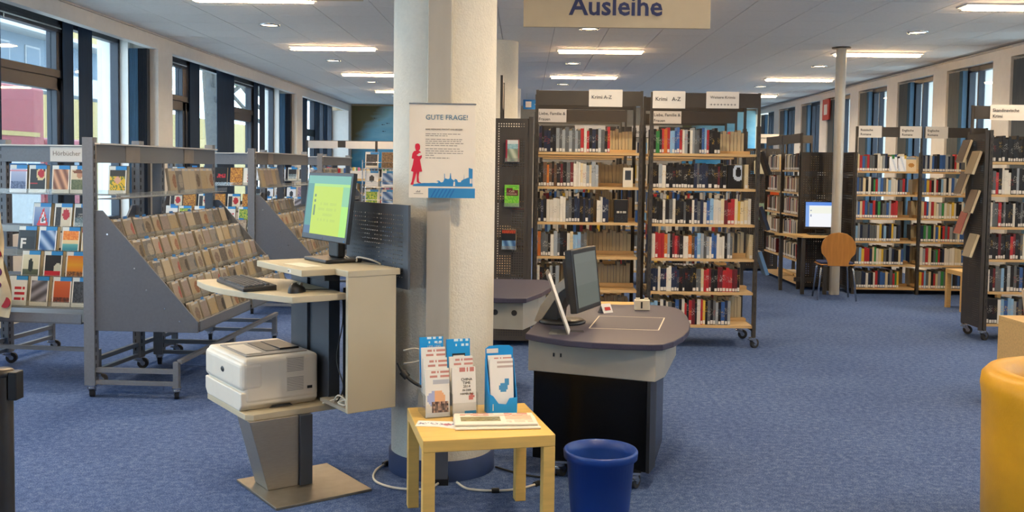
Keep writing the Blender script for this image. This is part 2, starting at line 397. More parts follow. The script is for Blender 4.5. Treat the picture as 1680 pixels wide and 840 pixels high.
def left_bay(p):
    """windows between the pier that starts at p and the one before it"""
    o = p-11.84
    def win(y0, y1, kind):
        global nwin
        nwin += 1
        r = D.objects.new('window_%d' % nwin, None); C.objects.link(r); r.location = (WX, 0, 0)
        struct(r, 'dark framed window in the left wall')
        y0 += o; y1 += o
        f = MB().m('navy_frame'); frame_rect(f, y0, y1, .85, 3.08, .06, -.05, .05); f.box(-.05, .05, y0, y1, 2.97, 3.08)
        if kind == 't':
            f.box(-.05, .06, y0, y1, 2.29, 2.42)
            frame_rect(f, y0+.05, y1-.05, 2.42, 2.97, .08, -.02, .07)
            f.box(-.05, .06, y1-.3, y1-.06, .85, 2.97)
            f.box(-.06, .08, y1-.22, y1-.20, .9, 2.4)
        f.build('window_frame', r, bevel=.004)
        if kind == 't':
            B(-.006, .006, y0+.05, y1-.3, .9, 2.29, 'window_glass').build('pane', r); B(-.006, .006, y0+.12, y1-.3, 2.49, 2.9, 'window_glass').build('pane', r)
            MB().m('chrome').box(.07, .085, y0+.1, y1-.2, 2.92, 2.935).box(.07, .082, y0+.3, y0+.32, 2.88, 2.93).build('stay_rail', r)
        else:
            B(-.006, .006, y0+.05, y1-.05, .9, 2.98, 'window_glass').build('pane', r)
    win(10.42, 11.74, 'f'); win(8.75, 10.42, 't'); win(6.95, 8.75, 'f'); win(5.12, 6.95, 't')
    return o
def blind(name, y0, y1, o, m, lab, x0=-4.84, depth=.05, z0=.9, z1=3.02):
    n = max(3, int((y1-y0)/.055)); mb = MB().m(m); y0 += o; y1 += o
    pts = [(x0+(.018 if i % 2 else -.0), y0+(y1-y0)*i/(2*n)) for i in range(2*n+1)]
    pts += [(px-.006, py_) for px, py_ in pts[::-1]]
    mb.prism(pts, z0, z1); mb.box(x0-.025, x0+.03, y0, y1, z1, z1+.03)
    ob = mb.build(name); tag(ob, lab, 'blind', 'navy vertical blinds on the left windows'); return ob
words = {11.84: 'nearest window bay on the left', 19.04: 'second window bay on the left', 25.0: 'farthest window bay on the left', 4.64: 'bay beside the camera on the left'}
for p in (4.64, 11.84, 19.04):
    o = left_bay(p)
    w = words[p]
    blind('blind', 10.56, 10.88, o, 'blind', 'single dark navy blind beside the pier, '+w)
    blind('blind', 10.2, 10.42, o, 'blind', 'narrow navy blind at the tilt window edge, '+w)
    blind('blind', 8.1, 8.53, o, 'blind', 'navy blind left of the tilt window, '+w); blind('blind', 8.55, 8.98, o, 'blind', 'navy blind paired against the tilt window, '+w)
    blind('blind', 6.87, 7.26, o, 'blind', 'navy blind at the near end of the '+w)
    for (xa, xb, m, lb) in ((-4.775, -4.668, 'blind_light', 'blue gathered curtain hanging before the white pier, '), (-4.664, -4.555, 'navy_frame', 'black gathered curtain edge at the white pier, ')):
        mb = MB().m(m); yy = p-.11
        pts = []
        for i in range(13): pts.append((xa+(xb-xa)*i/12, yy+(.014 if i % 2 else 0)))
        pts += [(xb, yy+.09), (xa, yy+.09)]
        mb.prism(pts, .3, 2.92); tag(mb.build('curtain'), lb+w, 'curtain')
nwin_left = nwin
# last short bay at the far end
r = D.objects.new('window_%d' % (nwin+1), None); C.objects.link(r); r.location = (WX, 0, 0); struct(r, 'dark framed window at the far left end'); nwin += 1
f = MB().m('navy_frame'); frame_rect(f, 19.52, 24.6, .85, 3.08, .08, -.05, .06)
for yy in (20.6, 21.6, 22.6, 23.6): f.box(-.05, .06, yy-.1, yy+.1, .85, 3.08)
f.box(-.05, .06, 21.6, 22.6, 2.2, 2.35); f.build('window_frame', r)
for a, b in ((19.6, 20.5), (20.7, 21.5), (21.7, 22.5), (22.7, 23.5), (23.7, 24.52)): B(-.006, .006, a, b, .93, 3.0, 'window_glass').build('pane', r)
for a, b in ((20.45, 20.8), (21.2, 21.6), (22.5, 22.9), (23.5, 23.8)): blind('blind', a, b, 0, 'blind', 'navy blind in the farthest left window, %s from near' % ORD[[20.45, 21.2, 22.5, 23.5].index(a)])
# right wall: narrow windows between plain piers
wr = MB().m('white_wall')
wr.box(5.97, 6.35, YF, YB, 0, .9); wr.box(XR, 6.35, YF, YB, 2.97, HC+.014); wr.box(XR, 5.97, YF, YB, 0, .12)
starts = [12.43+1.8*k for k in range(-8, 7)]
for s0 in starts:
    wr.box(XR, 6.35, s0-.45, s0, 0, 2.97); wr.box(5.99, 6.35, s0-.9, s0-.45, 0, 2.97)
wr.box(XR, 6.35, YF, starts[0]-.8, 0, 2.97)
struct(wr.build('wall_right'), 'white window wall with narrow windows on the right')
for k, s0 in enumerate(starts):
    nwin += 1
    r = D.objects.new('window_%d' % nwin, None); C.objects.link(r); r.location = (6.0, 0, 0); struct(r, 'narrow dark framed window in the right wall')
    f = MB().m('navy_frame'); frame_rect(f, s0, s0+.9, .9, 2.97, .07, -.04, .04); f.box(-.04, .04, s0+.56, s0+.6, .9, 2.97); f.build('window_frame', r)
    B(-.006, .006, s0+.06, s0+.57, .96, 2.92, 'window_glass').build('pane', r); B(-.006, .006, s0+.59, s0+.85, .96, 2.92, 'window_glass').build('pane', r)
    if s0 > 8 and s0 < 24:
        for (ya, yb, m, lb) in ((s0+.86, s0+.96, 'blind_light', 'blue'), (s0+.97, s0+1.3, 'blind_grey', 'grey')):
            mb = MB().m(m); n = 10
            pts = [(5.90+(.02 if i % 2 else -.02), ya+(yb-ya)*i/n) for i in range(n+1)] + [(5.945, yb), (5.945, ya)]
            mb.prism(pts, .2, 2.93)
            tag(mb.build('curtain'), '%s curtain at the %s narrow right window counted from the camera' % (lb, ORD[k-5] if k >= 5 else 'near'), 'curtain', 'curtains on the right wall')
struct(B(-5.15, 6.4, YB, YB+.2, 0, HC+.014, 'far_wall').build('wall_back'), 'beige wall at the far end')
struct(B(-5.15, 6.4, YF-.2, YF, 0, HC+.014, 'white_wall').build('wall_front'), 'white wall behind the camera')
tag(B(-4.44, -1.6, YB-.03, YB-.002, .4, 3.07, 'mural').build('wall_mural'), 'blue green underwater mural on the far wall, left end', 'mural')
tag(B(4.0, 5.85, YB-.03, YB-.002, .4, 3.07, 'mural').build('wall_mural'), 'pale teal underwater mural on the far wall, right end', 'mural')
fm = MB().m('navy_frame')
rf = random.Random(3)
for k in range(9):
    x = -3.9+rf.random()*.9; z = 2.3+rf.random()*.55; fm.prism([(x, z), (x+.03, z+.012), (x+.07, z), (x+.09, z+.012), (x+.09, z-.012), (x+.07, z), (x+.03, z-.012)], YB-.034, YB-.031, 'y')
fo = fm.build('fish_print', D.objects['wall_mural'])
for x0, x1, n in ((XL-.02, XL+.02, 1), (XR-.02, XR+.02, 2)):
    t = struct(B(x0, x1, YF, YB, HC-.02, HC, 'ceiling_grid').build('trim_%d' % n))
# round pillars
def pillar(x, y, lab, duct):
    t = thing('round_pillar', lab, 'pillar', (x, y, 0))
    MB().m('pillar_plaster').lathe([(.26, .1), (.26, HC)], 64).build('shaft', t)
    MB().m('pillar_skirt').lathe([(.26, .1), (.272, .1), (.274, 0)], 64).build('skirting', t)
    return t
P1 = pillar(-.412, 4.985, 'round white plastered pillar behind the birch side table', True)
# cable duct on the pillar: an aluminium channel pointing at the viewer
d = MB().m('duct'); d.box(-.058, .058, -.295, -.24, .62, HC)
d.build('cable_duct', P1, rz=radians(-.5), bevel=.004)
d = MB().m('duct_dark'); d.box(-.04, .04, -.318, -.262, .03, .62); d.m('black_plastic').box(-.043, .043, -.321, -.262, 0, .03)
d.build('floor_duct', P1, rz=radians(3))
pillar(-.36, 12.2, 'round plastered pillar farther back behind the first one', False)
pillar(-.36, 19.4, 'round plastered pillar far back in the aisle', False)
# steel post right
t = thing('steel_post', 'slim silver steel post with ceiling flange behind the wooden chair', 'post', (3.93, 12.32, 0))
MB().m('post_paint').cyl((0, 0, 0), (0, 0, HC-.012), .062, n=24).build('pole', t)
MB().m('dark_steel').cyl((0, 0, HC-.014), (0, 0, HC), .115, n=28).build('ceiling_flange', t)

# ---------------------------------------------------------------- ceiling lamps
emis('lamp_warm', 'ffe8bc', 9.0); emis('lamp_cool', 'ffd29c', 90.0)
def light(name, parent, loc, power, size, col, shape='DISK', sy=None, spread=150):
    l = D.lights.new(name, 'AREA'); l.energy = power*LAMP; l.shape = shape; l.size = size; l.color = col; l.spread = radians(spread)
    if sy: l.size_y = sy
    o = D.objects.new(name, l); C.objects.link(o); o.parent = parent; o.location = loc; return o
rows_y = [3.7, 7.3, 10.9, 14.5, 18.1, 21.7]
def where(x): return 'left' if x < -1 else ('middle' if x < 2 else 'right')
for x in (-2.86, .69, 4.31):
    for k, y in enumerate(rows_y):
        t = thing('downlight', 'round recessed downlight, %s row of the ceiling, %s from the camera end' % (where(x), ORD[k]), 'downlight', (x, y, HC), group='round downlights in the ceiling')
        MB().m('chrome').lathe([(.115, 0), (.115, -.012), (.095, -.014), (.09, -.004)], 28).build('trim_ring', t)
        MB().m('lamp_warm').lathe([(0.0, -.005), (.092, -.005)], 28).build('diffuser', t)
        light('lamp', t, (0, 0, -.03), 34, .17, (1, .78, .5))
sy_ = [1.9, 5.5, 9.15, 12.9, 16.55, 20.2]
for x0 in (-3.09, .42, 4.03):
    for k, y in enumerate(sy_):
        t = thing('strip_light', 'long louvred strip light across the ceiling, %s row, %s from camera' % (where(x0+.5), ORD[k]), 'strip light', (x0+.55, y, HC), group='strip lights in the ceiling')
        MB().m('card_white').box(-.57, .57, -.11, -.1, -.012, 0).box(-.57, .57, .1, .11, -.012, 0).box(-.57, -.56, -.1, .1, -.016, 0).box(.56, .57, -.1, .1, -.016, 0).build('housing', t)
        MB().m('lamp_cool').cyl((-.54, -.05, -.03), (.54, -.05, -.03), .011, n=8).cyl((-.54, .05, -.03), (.54, .05, -.03), .011, n=8).build('tube_pair', t)
        lv = MB().m('chrome')
        for i in range(19): lv.box(-.55+i*.06, -.548+i*.06, -.1, .1, -.046, -.04)
        lv.build('louvre', t)
        light('lamp', t, (0, 0, -.06), 14, 1.1, (1, .83, .6), 'RECTANGLE', .2)

# hanging signs
def hang(name, lab, cx, cy, w, zb, h, txt, size, face='sign_face'):
    t = thing(name, lab, 'sign', (cx, cy, zb))
    B(-w/2, w/2, -.012, .012, 0, h, face).build('board', t, bevel=.002)
    for sx in (-.4, .4): MB().m('cable_white').cyl((w*sx, 0, h), (w*sx, 0, HC-zb), .003, n=6).build('wire', t)
    if txt: text(txt, size, 'text_navy', t, (-.005, -.0135, .07), 'CENTER', bold=.003)
hang('hanging_sign', 'cream hanging ceiling sign with navy lettering Ausleihe', .5, 5.5, 1.04, 2.335, .34, 'Ausleihe', .15)
hang('hanging_sign', 'blank cream hanging ceiling sign at the upper left', -1.36, 5.0, 1.05, 2.385, .34, None, 0)
# small exit sign, far
t = thing('exit_sign', 'small blue hanging exit sign with white arrow far behind', 'sign', (.165, 20.5, 2.77))
B(-.22, .22, -.02, .02, 0, .2, 'exit_blue').build('board', t)
a = MB().m('card_white').prism([(.02, .09), (.1, .09), (.1, .06), (.18, .1), (.1, .14), (.1, .11), (.02, .11)], -.023, -.021, 'y'); a.prism([(-.17, .04), (-.05, .04), (-.05, .16), (-.17, .16)], -.023, -.021, 'y'); a.build('arrow_print', t)
for sx in (-.15, .15): MB().m('cable_white').cyl((sx, 0, .2), (sx, 0, HC-2.77), .004, n=6).build('wire', t)
t = thing('fire_sign', 'small red fire hose sign on the right window wall', 'sign', (5.85, 19.1, 2.55))
B(-.03, .0, -.2, .2, 0, .4, 'fire_red').build('board', t)
B(-.032, -.03, -.1, .1, .1, .3, 'card_white').build('pictogram', t)
tag(MB().m('dark_steel').lathe([(.1, HC-.001), (.1, HC-.03), (.0, HC-.035)], 24, (.78, 10.2)).build('smoke_detector'), 'small dark round smoke detector on the ceiling above the crime shelves', 'smoke detector')

# ---------------------------------------------------------------- outside the windows
struct(B(-80, -5.15, -30, 90, -.9, -.6, 'out_ground').build('ground_left'))
struct(B(6.4, 60, -30, 90, -.9, -.6, 'out_ground').build('ground_right'))
def balcony_house(x, y0, y1, n, lab, m, bm, h=3.0):
    t = thing('apartment_house', lab, 'building', (x, y0, -.6)); L = y1-y0
    B(-6, 0, 0, L, 0, n*h, m).build('wall', t)
    B(-6.3, .3, -.3, L+.3, n*h, n*h+.3, 'out_white').build('roof', t)
    for k in range(1, n):
        B(0, 1.4, .5, L-.5, k*h-.1, k*h+.1, 'out_white').build('balcony_slab', t)
        B(1.3, 1.4, .5, L-.5, k*h+.1, k*h+1.0, bm if k % 2 else 'out_white').build('balcony_rail', t)
    for k in range(n):
        q = int(L/3.2)
        for i in range(q):
            w = B(-.02, .06, .9+i*3.2, 2.5+i*3.2, k*h+.9, k*h+2.4, 'out_white').build('window', t)
            B(.05, .075, 1.0+i*3.2, 2.4+i*3.2, k*h+1.0, k*h+2.3, 'out_grey').build('pane', w)
    return t
balcony_house(-27, 42, 68, 4, 'white apartment house with long balconies outside the left windows', 'out_grey', 'out_yellow')
balcony_house(-36, 78, 96, 2, 'pale apartment house farther down the street outside', 'out_white', 'out_grey')
tag(B(-13.4, -13.0, 24.5, 46, -.6, 3.35, 'out_yellow').build('street_wall'), 'sand coloured street wall seen through the left windows', 'wall')
t = thing('delivery_truck', 'red box truck passing outside the nearest left window', 'truck', (-10.2, 15.4, -.6))
B(-1.15, 1.15, -3.6, 2.9, .9, 3.5, 'out_red').build('cargo_box', t, bevel=.04); B(-1.1, 1.1, 3.05, 4.7, .7, 2.6, 'out_red').build('cab', t, bevel=.1)
B(1.145, 1.165, -3.4, 2.7, .95, 2.35, 'out_white').build('side_print', t); B(1.145, 1.165, -3.4, 2.7, 2.6, 2.68, 'out_yellow').build('side_stripe', t)
B(-.9, .9, -3.5, 4.2, .55, .9, 'rubber').build('chassis', t); B(1.05, 1.115, 3.5, 4.4, 1.7, 2.3, 'out_grey').build('cab_window', t)
for yy in (-2.4, 3.4):
    for xx in (-1, .75): MB().m('rubber').cyl((xx, yy, .48), (xx+.25, yy, .48), .48, n=24).build('wheel', t)
def tree(x, y, h, lab, r=.22, seed=1):
    rr = random.Random(seed); t = thing('street_tree', lab, 'tree', (x, y, -.6))
    MB().m('bark').tube([(0, 0, 0), (.05, .05, h*.3), (-.1, .1, h*.6), (.15, 0, h)], r, 10).build('trunk', t)
    for k in range(9):
        a = rr.random()*6.28; z = h*(.45+.5*rr.random()); l = 1+rr.random()*1.6
        MB().m('bark').tube([(0, .05, z), (cos(a)*l*.5, sin(a)*l*.5, z+l*.35), (cos(a)*l, sin(a)*l, z+l*.9)], r*.28, 6).build('branch', t)
    mb = MB().m('leaf')
    for k in range(500):
        a = rr.random()*6.28; q = rr.random()**.5*2.3; z = h*.75+rr.random()*h*.5; c = Vector((cos(a)*q, sin(a)*q, z)); s = .10
        u = Vector((rr.random()-.5, rr.random()-.5, rr.random()-.5)).normalized()*s; v = u.orthogonal().normalized()*s*.7
        mb.quad(tuple(c-u), tuple(c+v), tuple(c+u), tuple(c-v))
    tag(mb.build('leaves', t), None, kind='stuff')
for i, (x, y, h) in enumerate(((-8.2, 25.6, 7.5), (-7.9, 30.4, 7.0), (-9.5, 38, 7), (10.5, 20, 6), (11, 25.5, 6.5), (10.8, 33, 6.5))):
    tree(x, y, h, ('bare street tree with dark trunk outside the left wall, %s from near' if x < 0 else 'leafy tree outside the right windows, %s from near') % ORD[i if x < 0 else i-3], seed=i+4)
balcony_house(40, 20, 60, 4, 'pale house across the yard outside the right windows', 'out_white', 'out_grey')
D.objects[sorted(o.name for o in D.objects if o.name.startswith('apartment_house'))[-1]].scale = (-1, 1, 1)
# ---------------------------------------------------------------- casters, perforated panels
def caster(parent, x, y, zt, r=.045, rot=0, wheel_m='rubber'):
    m = MB().m('chrome'); m.cyl((0, 0, zt-.005), (0, 0, zt-.02), .03, n=14)
    m.prism([(-.035, zt-.02), (.025, zt-.02), (.012+.03, r*1.1), (.03, r*.8)], -.022, -.018, 'y'); m.prism([(-.035, zt-.02), (.025, zt-.02), (.042, r*1.1), (.03, r*.8)], .018, .022, 'y')
    m.box(-.035, .03, -.022, .022, zt-.028, zt-.02)
    o = m.build('caster', parent, (x, y, 0), rot)
    w = MB().m(wheel_m); w.cyl((.028, -.014, r), (.028, .014, r), r, n=20); w.m('chrome').cyl((.028, -.016, r), (.028, .016, r), r*.45, n=14)
    w.build('wheel', o)
PERF = {}
def perf_mesh(w, h, pitch, hole, m='perf_steel', margin=.03, thick=.012):
    """real holes: a grid of cells, each a square ring"""
    key = (w, h, pitch, hole, m)
    if key in PERF: return PERF[key]
    mb = MB().m(m); nx = int((w-2*margin)/pitch); nz_ = int((h-2*margin)/pitch)
    mx = (w-nx*pitch)/2; mz = (h-nz_*pitch)/2; a = hole/2
    for y, fl in ((0, 1), (thick, -1)):
        mb.quad((0, y, 0), (w, y, 0), (w, y, mz), (0, y, mz)); mb.quad((0, y, h-mz), (w, y, h-mz), (w, y, h), (0, y, h))
        mb.quad((0, y, mz), (mx, y, mz), (mx, y, h-mz), (0, y, h-mz)); mb.quad((w-mx, y, mz), (w, y, mz), (w, y, h-mz), (w-mx, y, h-mz))
        for j in range(nz_):          # strips between hole rows
            z0 = mz+j*pitch; zc = z0+pitch/2
            mb.quad((mx, y, z0), (w-mx, y, z0), (w-mx, y, zc-a), (mx, y, zc-a)); mb.quad((mx, y, zc+a), (w-mx, y, zc+a), (w-mx, y, z0+pitch), (mx, y, z0+pitch))
            xp = mx
            for i in range(nx):
                xc = mx+(i+.5)*pitch; mb.quad((xp, y, zc-a), (xc-a, y, zc-a), (xc-a, y, zc+a), (xp, y, zc+a)); xp = xc+a
            mb.quad((xp, y, zc-a), (w-mx, y, zc-a), (w-mx, y, zc+a), (xp, y, zc+a))
    mb.quad((0, 0, 0), (0, 0, h), (0, thick, h), (0, thick, 0)); mb.quad((w, 0, 0), (w, thick, 0), (w, thick, h), (w, 0, h)); mb.quad((0, 0, h), (w, 0, h), (w, thick, h), (0, thick, h)); mb.quad((0, 0, 0), (0, thick, 0), (w, thick, 0), (w, 0, 0))
    PERF[key] = mb.mesh('perforated_panel'); return PERF[key]

# ---------------------------------------------------------------- books
PAL = dict(k=('131316', 'black'), n=('1c2740', 'navy blue'), g=('55595c', 'grey'), w=('cfcabd', 'white'), r=('a3262a', 'red'), d=('5e1b22', 'dark red'), b=('2f558f', 'blue'),
           l=('7da3c4', 'light blue'), e=('2d7a3f', 'green'), o=('b8672a', 'orange'), y=('c9a63a', 'yellow'), t=('5b4331', 'brown'), s=('8f969b', 'silver grey'), c=('c9b994', 'cream'), p=('b8648a', 'pink'), i=('4a3a63', 'violet'))
def unit_book(lw=.38):
    m = MB().m('book')
    m.quad((-.5, 0, 0), (.5, 0, 0), (.5, 0, 1), (-.5, 0, 1))
    m.quad((-.5, 1, 0), (-.5, 0, 0), (-.5, 0, 1), (-.5, 1, 1)); m.quad((.5, 0, 0), (.5, 1, 0), (.5, 1, 1), (.5, 0, 1))
    m.quad((-.5, 0, 1), (.5, 0, 1), (.5, .04, 1), (-.5, .04, 1))
    m.m('page').quad((-.5, .04, 1), (.5, .04, 1), (.5, 1, .985), (-.5, 1, .985)); m.quad((.5, 1, 0), (-.5, 1, 0), (-.5, 1, .985), (.5, 1, .985)); m.quad((-.5, 0, 0), (-.5, 1, 0), (.5, 1, 0), (.5, 0, 0))
    if lw: m.m('spine_label').box(-lw, lw, -.004, .02, .03, .155 if lw < .4 else .18)
    return m.mesh('book')
BOOK = unit_book(); BOOKS = [BOOK, BOOK, unit_book(.42), unit_book(0)]
books_made = 0
def jitter(c, a=.12):
    f = 1+random.uniform(-a, a); return tuple(min(1, v*f) for v in lin(c)[:3]) + (1,)
class Stuff:
    mb = MB().m('book_stuff')
def stuff_box(M, w, d, h, col, back=False):
    mb = Stuff.mb; k = len(mb.v); x = w/2*.94
    mb.v += [tuple(M @ Vector(p)) for p in ((-x, 0, 0), (x, 0, 0), (x, d, 0), (-x, d, 0), (-x, 0, h), (x, 0, h), (x, d, h), (-x, d, h))]
    pg = lin('c4b797')
    fr = pg if back else col; bk = col if back else pg
    for q, c in (((0, 1, 5, 4), fr), ((1, 2, 6, 5), col), ((2, 3, 7, 6), bk), ((3, 0, 4, 7), col), ((4, 5, 6, 7), pg)):
        mb.face(tuple(k+i for i in q), False, c)
    if not back:
        k = len(mb.v); mb.v += [tuple(M @ Vector(p)) for p in ((-x*.9, -.001, .008), (x*.9, -.001, .008), (x*.9, -.001, .036), (-x*.9, -.001, .036))]
        mb.face((k, k+1, k+2, k+3), False, lin('e0deda'))
def row(M, x0, x1, z, seq, depth, lab, rz, indiv=True, hscale=1.0, group='books on the crime shelves'):
    """M: bookcase matrix; books stand from x0 on; lab has one %s for colour and one for the ordinal"""
    global books_made
    x = x0; n = 0
    for ch in seq:
        w = random.choice((.018, .021, .024, .027, .031)) if depth == 1 else random.choice((.024, .027, .03, .033, .036))
        if ch == ' ': x += .03; continue
        if x+w > x1: break
        h = random.uniform(.185, .225)*hscale; dd = random.uniform(.125, .15)
        if ch == '.':
            x += w; continue
        col, cn = PAL[ch]
        P = M @ Vector((x+w/2, .025+random.uniform(0, .006), z)); x += w+random.uniform(0, .0015)
        if indiv:
            o = link('book', random.choice(BOOKS), None, P, rz, scale=(w, dd, h)); o.color = jitter(col)
            tag(o, lab % (cn, ORD[n]), 'book', group); books_made += 1; n += 1
        else:
            stuff_box(Matrix.Translation(P) @ Matrix.Rotation(rz, 4, 'Z'), w, dd, h, jitter(col))
    return x
def back_row(M, x0, x1, z, rz, y, fill=1.0):
    x = x0
    while x < x1-.04:
        w = random.choice((.024, .028, .032, .036))
        if random.random() < fill:
            P = M @ Vector((x+w/2, y+random.uniform(0, .01), z))
            stuff_box(Matrix.Translation(P) @ Matrix.Rotation(rz, 4, 'Z'), w, .13, random.uniform(.18, .22), jitter(random.choice([PAL[c][0] for c in 'kkngdrwbsgtc'])), True)
        x += w+.001
def randseq(n, r, w='kkkknnggwwwrdbsctlbwsy'): return ''.join(r.choice(w) for _ in range(n))

def bookcase(label, loc, rz, nb, bw, boards, top, depth=.56, signs=(), casters=True, post_m='dark_steel', low_top=1.93, ends=(True, True), header=True, headback=True, cat='bookcase', face_only=False, hy=0):
    t = thing('bookcase', label, cat, loc, rz)
    W = nb*bw; base = boards[0]-.06 if casters else 0.0
    for i in range(nb+1):
        x = i*bw; pm = MB().m(post_m)
        x0, x1 = (x, x+.03) if i == 0 else ((x-.03, x) if i == nb else (x-.015, x+.015))
        for y0, y1 in ((-.01, .035), (depth-.035, depth+.01)): pm.box(x0, x1, y0, y1, .1 if casters else 0, low_top)
        if header:
            for y0 in (0, depth-.025) if headback else (hy,): pm.box((x0+x1)/2-.011, (x0+x1)/2+.011, y0, y0+.025, low_top, top)
        pm.box(x0, x1, .0, depth, boards[0]-.05, boards[0]-.01)
        pm.m('slot_dark')
        for k in range(26): pm.box((x0+x1)/2-.004, (x0+x1)/2+.004, -.0125, -.009, .3+k*.062, .33+k*.062)
        pm.build('upright', t)
    mid = depth/2
    sm = B(.03, bw-.03, 0, .25, -.022, 0, 'shelf_wood').box(.03, bw-.03, .25, .256, 0, .03).mesh('shelf')
    for i in range(nb):
        for z in boards:
            link('shelf', sm, t, (i*bw, 0, z))
            if not face_only: link('shelf', sm, t, (i*bw+bw, depth, z), pi)
        if header:
            hm = B(i*bw+.026, (i+1)*bw-.026, hy-.004, hy+.006, top-.13, top-.005, 'dark_steel'); hm.build('header_panel', t)
            if headback: B(i*bw+.026, (i+1)*bw-.026, depth-.006, depth+.004, top-.13, top-.005, 'dark_steel').build('header_panel', t)
    for (x, w, lines, size) in signs:
        c = B(x, x+w, hy-.011, hy-.006, top-.14, top+.008, 'card_white').build('sign_card', t)
        for q, ln in enumerate(lines):
            text(ln, size, 'text_dark', c, (x+.022, hy-.0125, top-.015-size*1.05-q*size*1.35-(0.012 if len(lines) == 1 else 0)), bold=.0006)
    if casters:
        for x in (.02, W-.02):
            caster(t, x, .03, .1, .042, .6); caster(t, x, depth-.03, .1, .042, -.3)
    return t
def MX(loc, rz): return Matrix.Translation(loc) @ Matrix.Rotation(rz, 4, 'Z')

# ---- the two crime bookcases, straight ahead
BO = [.20, .49, .78, 1.08, 1.39, 1.69]
kl = ((.085, 8.50, 0), 0); kr = ((1.075, 8.45, 0), 0)
bookcase('dark steel crime bookcase left of the pair, header card Krimi A-Z', kl[0], 0, 1, .935, BO, 2.225, signs=((.46, .29, ('Krimi A-Z',), .042),))
bk2 = bookcase('dark steel crime bookcase right of the pair, cards Krimi A-Z and Weitere Krimis', kr[0], 0, 1, .95, BO, 2.215, signs=((.015, .28, ('Krimi   A-Z',), .046),))
c = B(.475, .755, -.011, -.006, 2.215-.135, 2.223, 'card_white').build('sign_card', bk2)
text('Weitere Krimis', .034, 'text_dark', c, (.615, -.0125, 2.163), 'CENTER')
ar = MB().m('text_dark')
for k in range(8):
    x = .505+k*.029; z = 2.112; ar.prism([(x, z-.0018), (x+.014, z-.0018), (x+.009, z-.0085), (x+.012, z-.0085), (x+.021, z), (x+.012, z+.0085), (x+.009, z+.0085), (x+.014, z+.0018), (x, z+.0018)], -.0125, -.011, 'y')
ar.build('arrow_print', c)
KL = [(.035, 'nknnkksgsgsgsgrwrknksgkr'), (.035, 'kktotktkdkgdwwwcwscss'), (.035, 'knkwwwwwwggknnknknk wwnn'), (.035, 'ogggkwsgkkwclllgg'), (.035, 'wkkkksks   w'), (.035, 'bwkbnwkskwrkbwkns')]
KR = [(.035, 'kekrorllbbrwskwsggkblrkkkk'), (.035, 'kkswkkkkkkkkkngnnnkkkdkk'), (.035, 'kkkkwkgwkkkgkkwngnwblwwwcdrrcyccw'), (.035, 'wrrroskdrdkwwotblsgswbbwwwksg'), (.035, 'nnnwnnwwnnnkkkkkkggcrrdkkddrrrddk'), (.035, 'llkwkwgkbkwrkrdkwrykgkgskbns')]
for nm, (loc, rz), seqs, bw in (('left', kl, KL, .935), ('right', kr, KR, .95)):
    M = MX(loc, rz)
    for q, (x0, s) in enumerate(seqs):
        z = BO[5-q]+.001
        e = row(M, x0, bw-.035, z, s, 1, '%s book, %s from left on the '+ORD[q]+' shelf down, '+nm+' crime bookcase', rz, True, group='books on the %s crime bookcase' % nm)
        back_row(M, .04, bw-.035, z, rz, .31, .97)
# face-out things on the crime shelves
def cover_book(lab, P, rz, rx, w, h, t, col, design=None, cat='book', group=None, name='displayed_book'):
    r = link(name, B(-w/2, w/2, 0, t, 0, h, 'plain_object_colour').m('page').box(-w/2+.002, w/2+.001, .002, t-.002, .002, h+.001).mesh('displayed_book'), None, P, rz, rx=rx)
    r.color = lin(col); tag(r, lab, cat, group)
    if design: link('cover_print', print_mesh(design, w*.98, h*.98), r, (0, -.0008, h*.01))
    return r
PR = {}
def print_mesh(fn, w, h, nx=16, ny=22, m='print'):
    key = (fn.__name__ if hasattr(fn, '__name__') else id(fn), w, h, m)
    if key in PR: return PR[key]
    mb = MB().m(m)
    for j in range(ny):
        for i in range(nx):
            u = (i+.5)/nx; v = (j+.5)/ny; x0 = -w/2+w*i/nx; x1 = -w/2+w*(i+1)/nx; z0 = h*j/ny; z1 = h*(j+1)/ny
            mb.quad((x0, 0, z0), (x1, 0, z0), (x1, 0, z1), (x0, 0, z1), lin(fn(u, v)))
    PR[key] = mb.mesh('printed_cover'); return PR[key]
def mixc(a, b, t):
    a = [int(a[i:i+2], 16) for i in (0, 2, 4)]; b = [int(b[i:i+2], 16) for i in (0, 2, 4)]; t = max(0, min(1, t))
    return '%02x%02x%02x' % tuple(int(p+(q-p)*t) for p, q in zip(a, b))
def ell(u, v, cx, cy, rx, ry): return ((u-cx)/rx)**2+((v-cy)/ry)**2 < 1
def hsh(u, v, k=1): return (sin(u*127.1*k+v*311.7+k*7.3)*43758.5453) % 1
# audiobook / book cover pictures, (u, v) from the lower left corner
def frame(u, v, pic, foot='e8e0cf'):
    if v > .86: return '2f86c6' if u > .38 else 'd8dcd8'
    if v < .14: return foot
    if u < .06 or u > .94: return foot
    return pic
def d_cup(u, v):
    p = '2b2a2c'
    if ell(u, v, .68, .66, .27, .22): p = 'dcc592'
    if ell(u, v, .70, .70, .19, .15): p = 'b4202a'
    if .33 < v < .38 and u < .5: p = 'a02c2c'
    return frame(u, v, p)
def d_sky(u, v): return frame(u, v, mixc('6b7fa8', 'c6cbe0', v) if v > .4 else mixc('4a5878', '8d9cc0', hsh(u, v)*.6), 'f0eef2') if not (.78 < v < .83) else 'd98a94'
def d_hands(u, v): return frame(u, v, mixc('7c4f3c', 'd9a57e', .5+.5*sin(u*14+v*9)))
def d_hat(u, v):
    p = 'd7c5a2'
    if ell(u, v, .45, .78, .34, .05) or ell(u, v, .47, .82, .18, .07): p = '7c4a2c'
    elif ell(u, v, .52, .66, .16, .12): p = 'b98563'
    elif v < .52 and u < .75: p = mixc('525c3c', '8c8a64', hsh(u, v)*.5)
    return frame(u, v, p)
